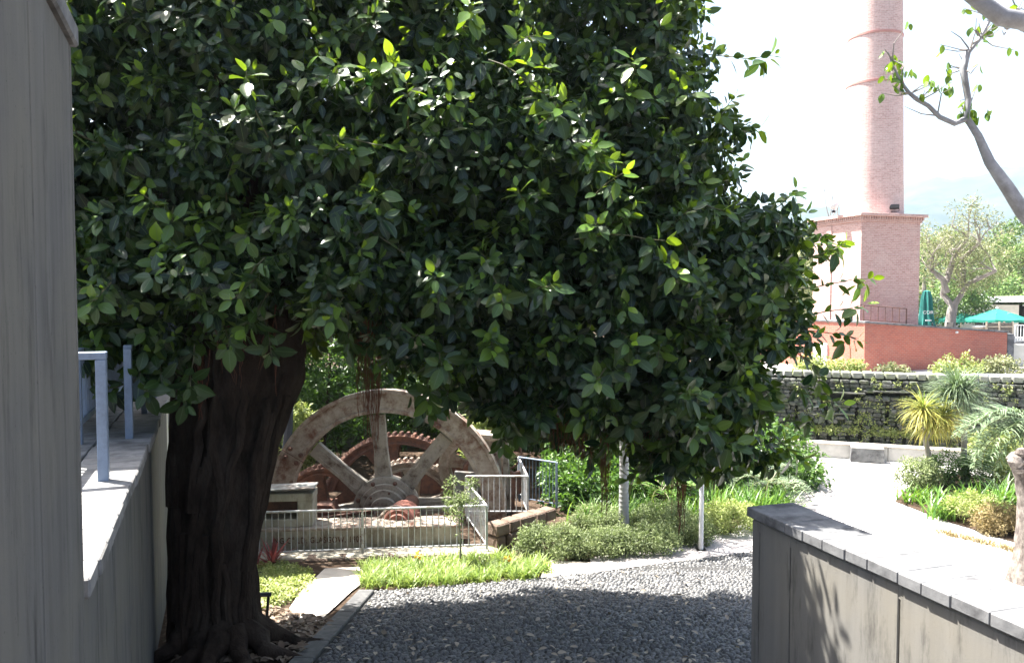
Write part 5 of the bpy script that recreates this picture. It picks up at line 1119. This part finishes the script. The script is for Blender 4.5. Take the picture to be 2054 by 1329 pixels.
# branching tree before the cafe
c = Vector((at(1905, 655, 47).x, 47, CF)); ct = empty('cafe_tree', c, 0, 'branching grey tree with sparse olive crown before the cafe', 'tree'); mb = MB()
def B(px, py): return at(px, py, 47)-c
mb.tube([(0, 0, 0), B(1906, 650), B(1909, 625), B(1912, 612)], [.34, .30, .27, .26], 12)
tips = []
for pl_ in [[(1912, 615), (1900, 590), (1896, 560), (1885, 530), (1880, 500)], [(1912, 615), (1925, 595), (1932, 570), (1950, 545), (1975, 525)], [(1899, 585), (1886, 560), (1870, 540), (1862, 515)], [(1930, 575), (1926, 545), (1930, 520), (1925, 490)], [(1897, 565), (1908, 540), (1905, 515), (1912, 480)]]:
    pp = [B(*q) for q in pl_]; pp = [q+Vector((0, random.gauss(0, .3)*i, 0)) for i, q in enumerate(pp)]; mb.tube(pp, [.2*(1-.18*i) for i in range(len(pp))], 8); tips.append(pp[-1])
    for k in range(6): branchy(mb, random.choice(pp[2:]), Vector((random.gauss(0, .8), random.gauss(0, .8), .6)), random.uniform(.8, 1.4), .05, 1, tips, .6, 3, .2, 5)
mb.build('trunk', M['greybark'], ct, True)
cs_ = np.concatenate([np.array([tuple(t) for t in tips]), ell_pts(80, B(1930, 525), (2.9, 2.0, 1.8), .3)]); cloud_obj('crown', [cloud(cs_, np.full(len(cs_), .5), 52, .17, .35, .2, (0, 1))], M['olive'], ct)
# trees behind the cafe
ft = [(1865, 60, 448, 4.6, 'dark leafy tree just right of the chimney base behind the cafe', 'fartree'), (1935, 76, 446, 5.2, 'broad pale tree behind the middle of the cafe roof', 'olive'), (2010, 74, 452, 5.0, 'rounded pale green tree behind the right of the cafe roof', 'olive'), (2075, 72, 430, 5.5, 'green tree at the right edge behind the cafe', 'fartree'), (2050, 95, 395, 4.0, 'taller bright tree peeping above the right tree line', 'fartree'), (1975, 68, 520, 4.6, 'lower dark tree close behind the cafe roof vent', 'fartree'), (1640, 62, 440, 3.2, 'sparse tree left of the chimney base behind the ficus', 'olive'), (1560, 70, 430, 5.0, 'leafy tree far left of the chimney, mostly behind the ficus', 'fartree')]
for (px, Y, pyt, r, lab, mt) in ft:
    z1 = at(px, pyt+22, Y).z; x = at(px, 600, Y).x; tr = empty('far_tree', (x, Y, CF), 0, lab, 'tree', 'trees behind the cafe'); H = z1-CF; mb = MB(); tips = []
    branchy(mb, Vector((0, 0, 0)), Vector((0, 0, 1)), H*.42, .3, 2, tips, .55, 4, .08, 8, .1); mb.build('trunk', M['greybark'], tr, True)
    cs_ = ell_pts(150, (0, 0, H*.57), (r, r*.9, H*.43), .5); cs_ = cs_[cs_[:, 2] > .8]
    cloud_obj('crown', [cloud(cs_, rng.uniform(.5, 1.0, len(cs_)), 62 if mt != 'olive' else 48, .30, .5, .4, (0, 1))], M[mt], tr)
# twiggy bare tree left of the chimney
c = Vector((at(1640, 600, 55).x, 55, CF)); tt = empty('twiggy_tree', c, 0, 'bare twiggy tree showing left of the chimney shaft', 'tree'); mb = MB(); tips = []
H = at(1640, 432, 55).z-CF; branchy(mb, Vector((0, 0, 0)), Vector((0, 0, 1)), H*.5, .2, 4, tips, .38, 4, .07, 7, .22); mb.build('trunk', M['greybark'], tt, True)

# ------------------------------------------------------------------ mountain and air
nx, ny = 90, 40; V = []
for i in range(nx):
    for j in range(ny):
        x = -1200+i*(4200/(nx-1)); y = 900+j*(1500/(ny-1)); t = j/(ny-1)
        px_ = 1027+FPX*x/1700; ridge = np.interp(px_, [0, 800, 1500, 1700, 1850, 1980, 2100, 2400, 3200], [120, 150, 165, 190, 225, 262, 285, 300, 330])
        z = 8+ridge*math.sin(min(1, t*1.25)*math.pi/2)**1.1*(1-.25*max(0, t-.8)*5*.2); z += (14*math.sin(x*.011+y*.004)+9*math.sin(x*.027-y*.013)+6*math.sin(x*.06+y*.05))*min(1, t*2.5)
        V.append((x, y, z-3))
mb = MB(); mb.v = V; mb.f = [(i*ny+j, (i+1)*ny+j, (i+1)*ny+j+1, i*ny+j+1) for i in range(nx-1) for j in range(ny-1)]; mb.build('mountain', M['mount'], None, True, kind='structure')
hz = MB().box((400, 1700, 190), (7400, 3700, 400)); hz_m = bpy.data.materials.new('haze air'); hz_m.use_nodes = True; nn = hz_m.node_tree.nodes; nn.clear()
pv_ = nn.new('ShaderNodeVolumePrincipled'); pv_.inputs['Color'].default_value = (.72, .90, 1, 1); pv_.inputs['Density'].default_value = .0002; pv_.inputs['Anisotropy'].default_value = .3
mo = nn.new('ShaderNodeOutputMaterial'); hz_m.node_tree.links.new(pv_.outputs[0], mo.inputs['Volume'])
HAZE = True
if HAZE: hz.build('haze', hz_m, None, kind='stuff')
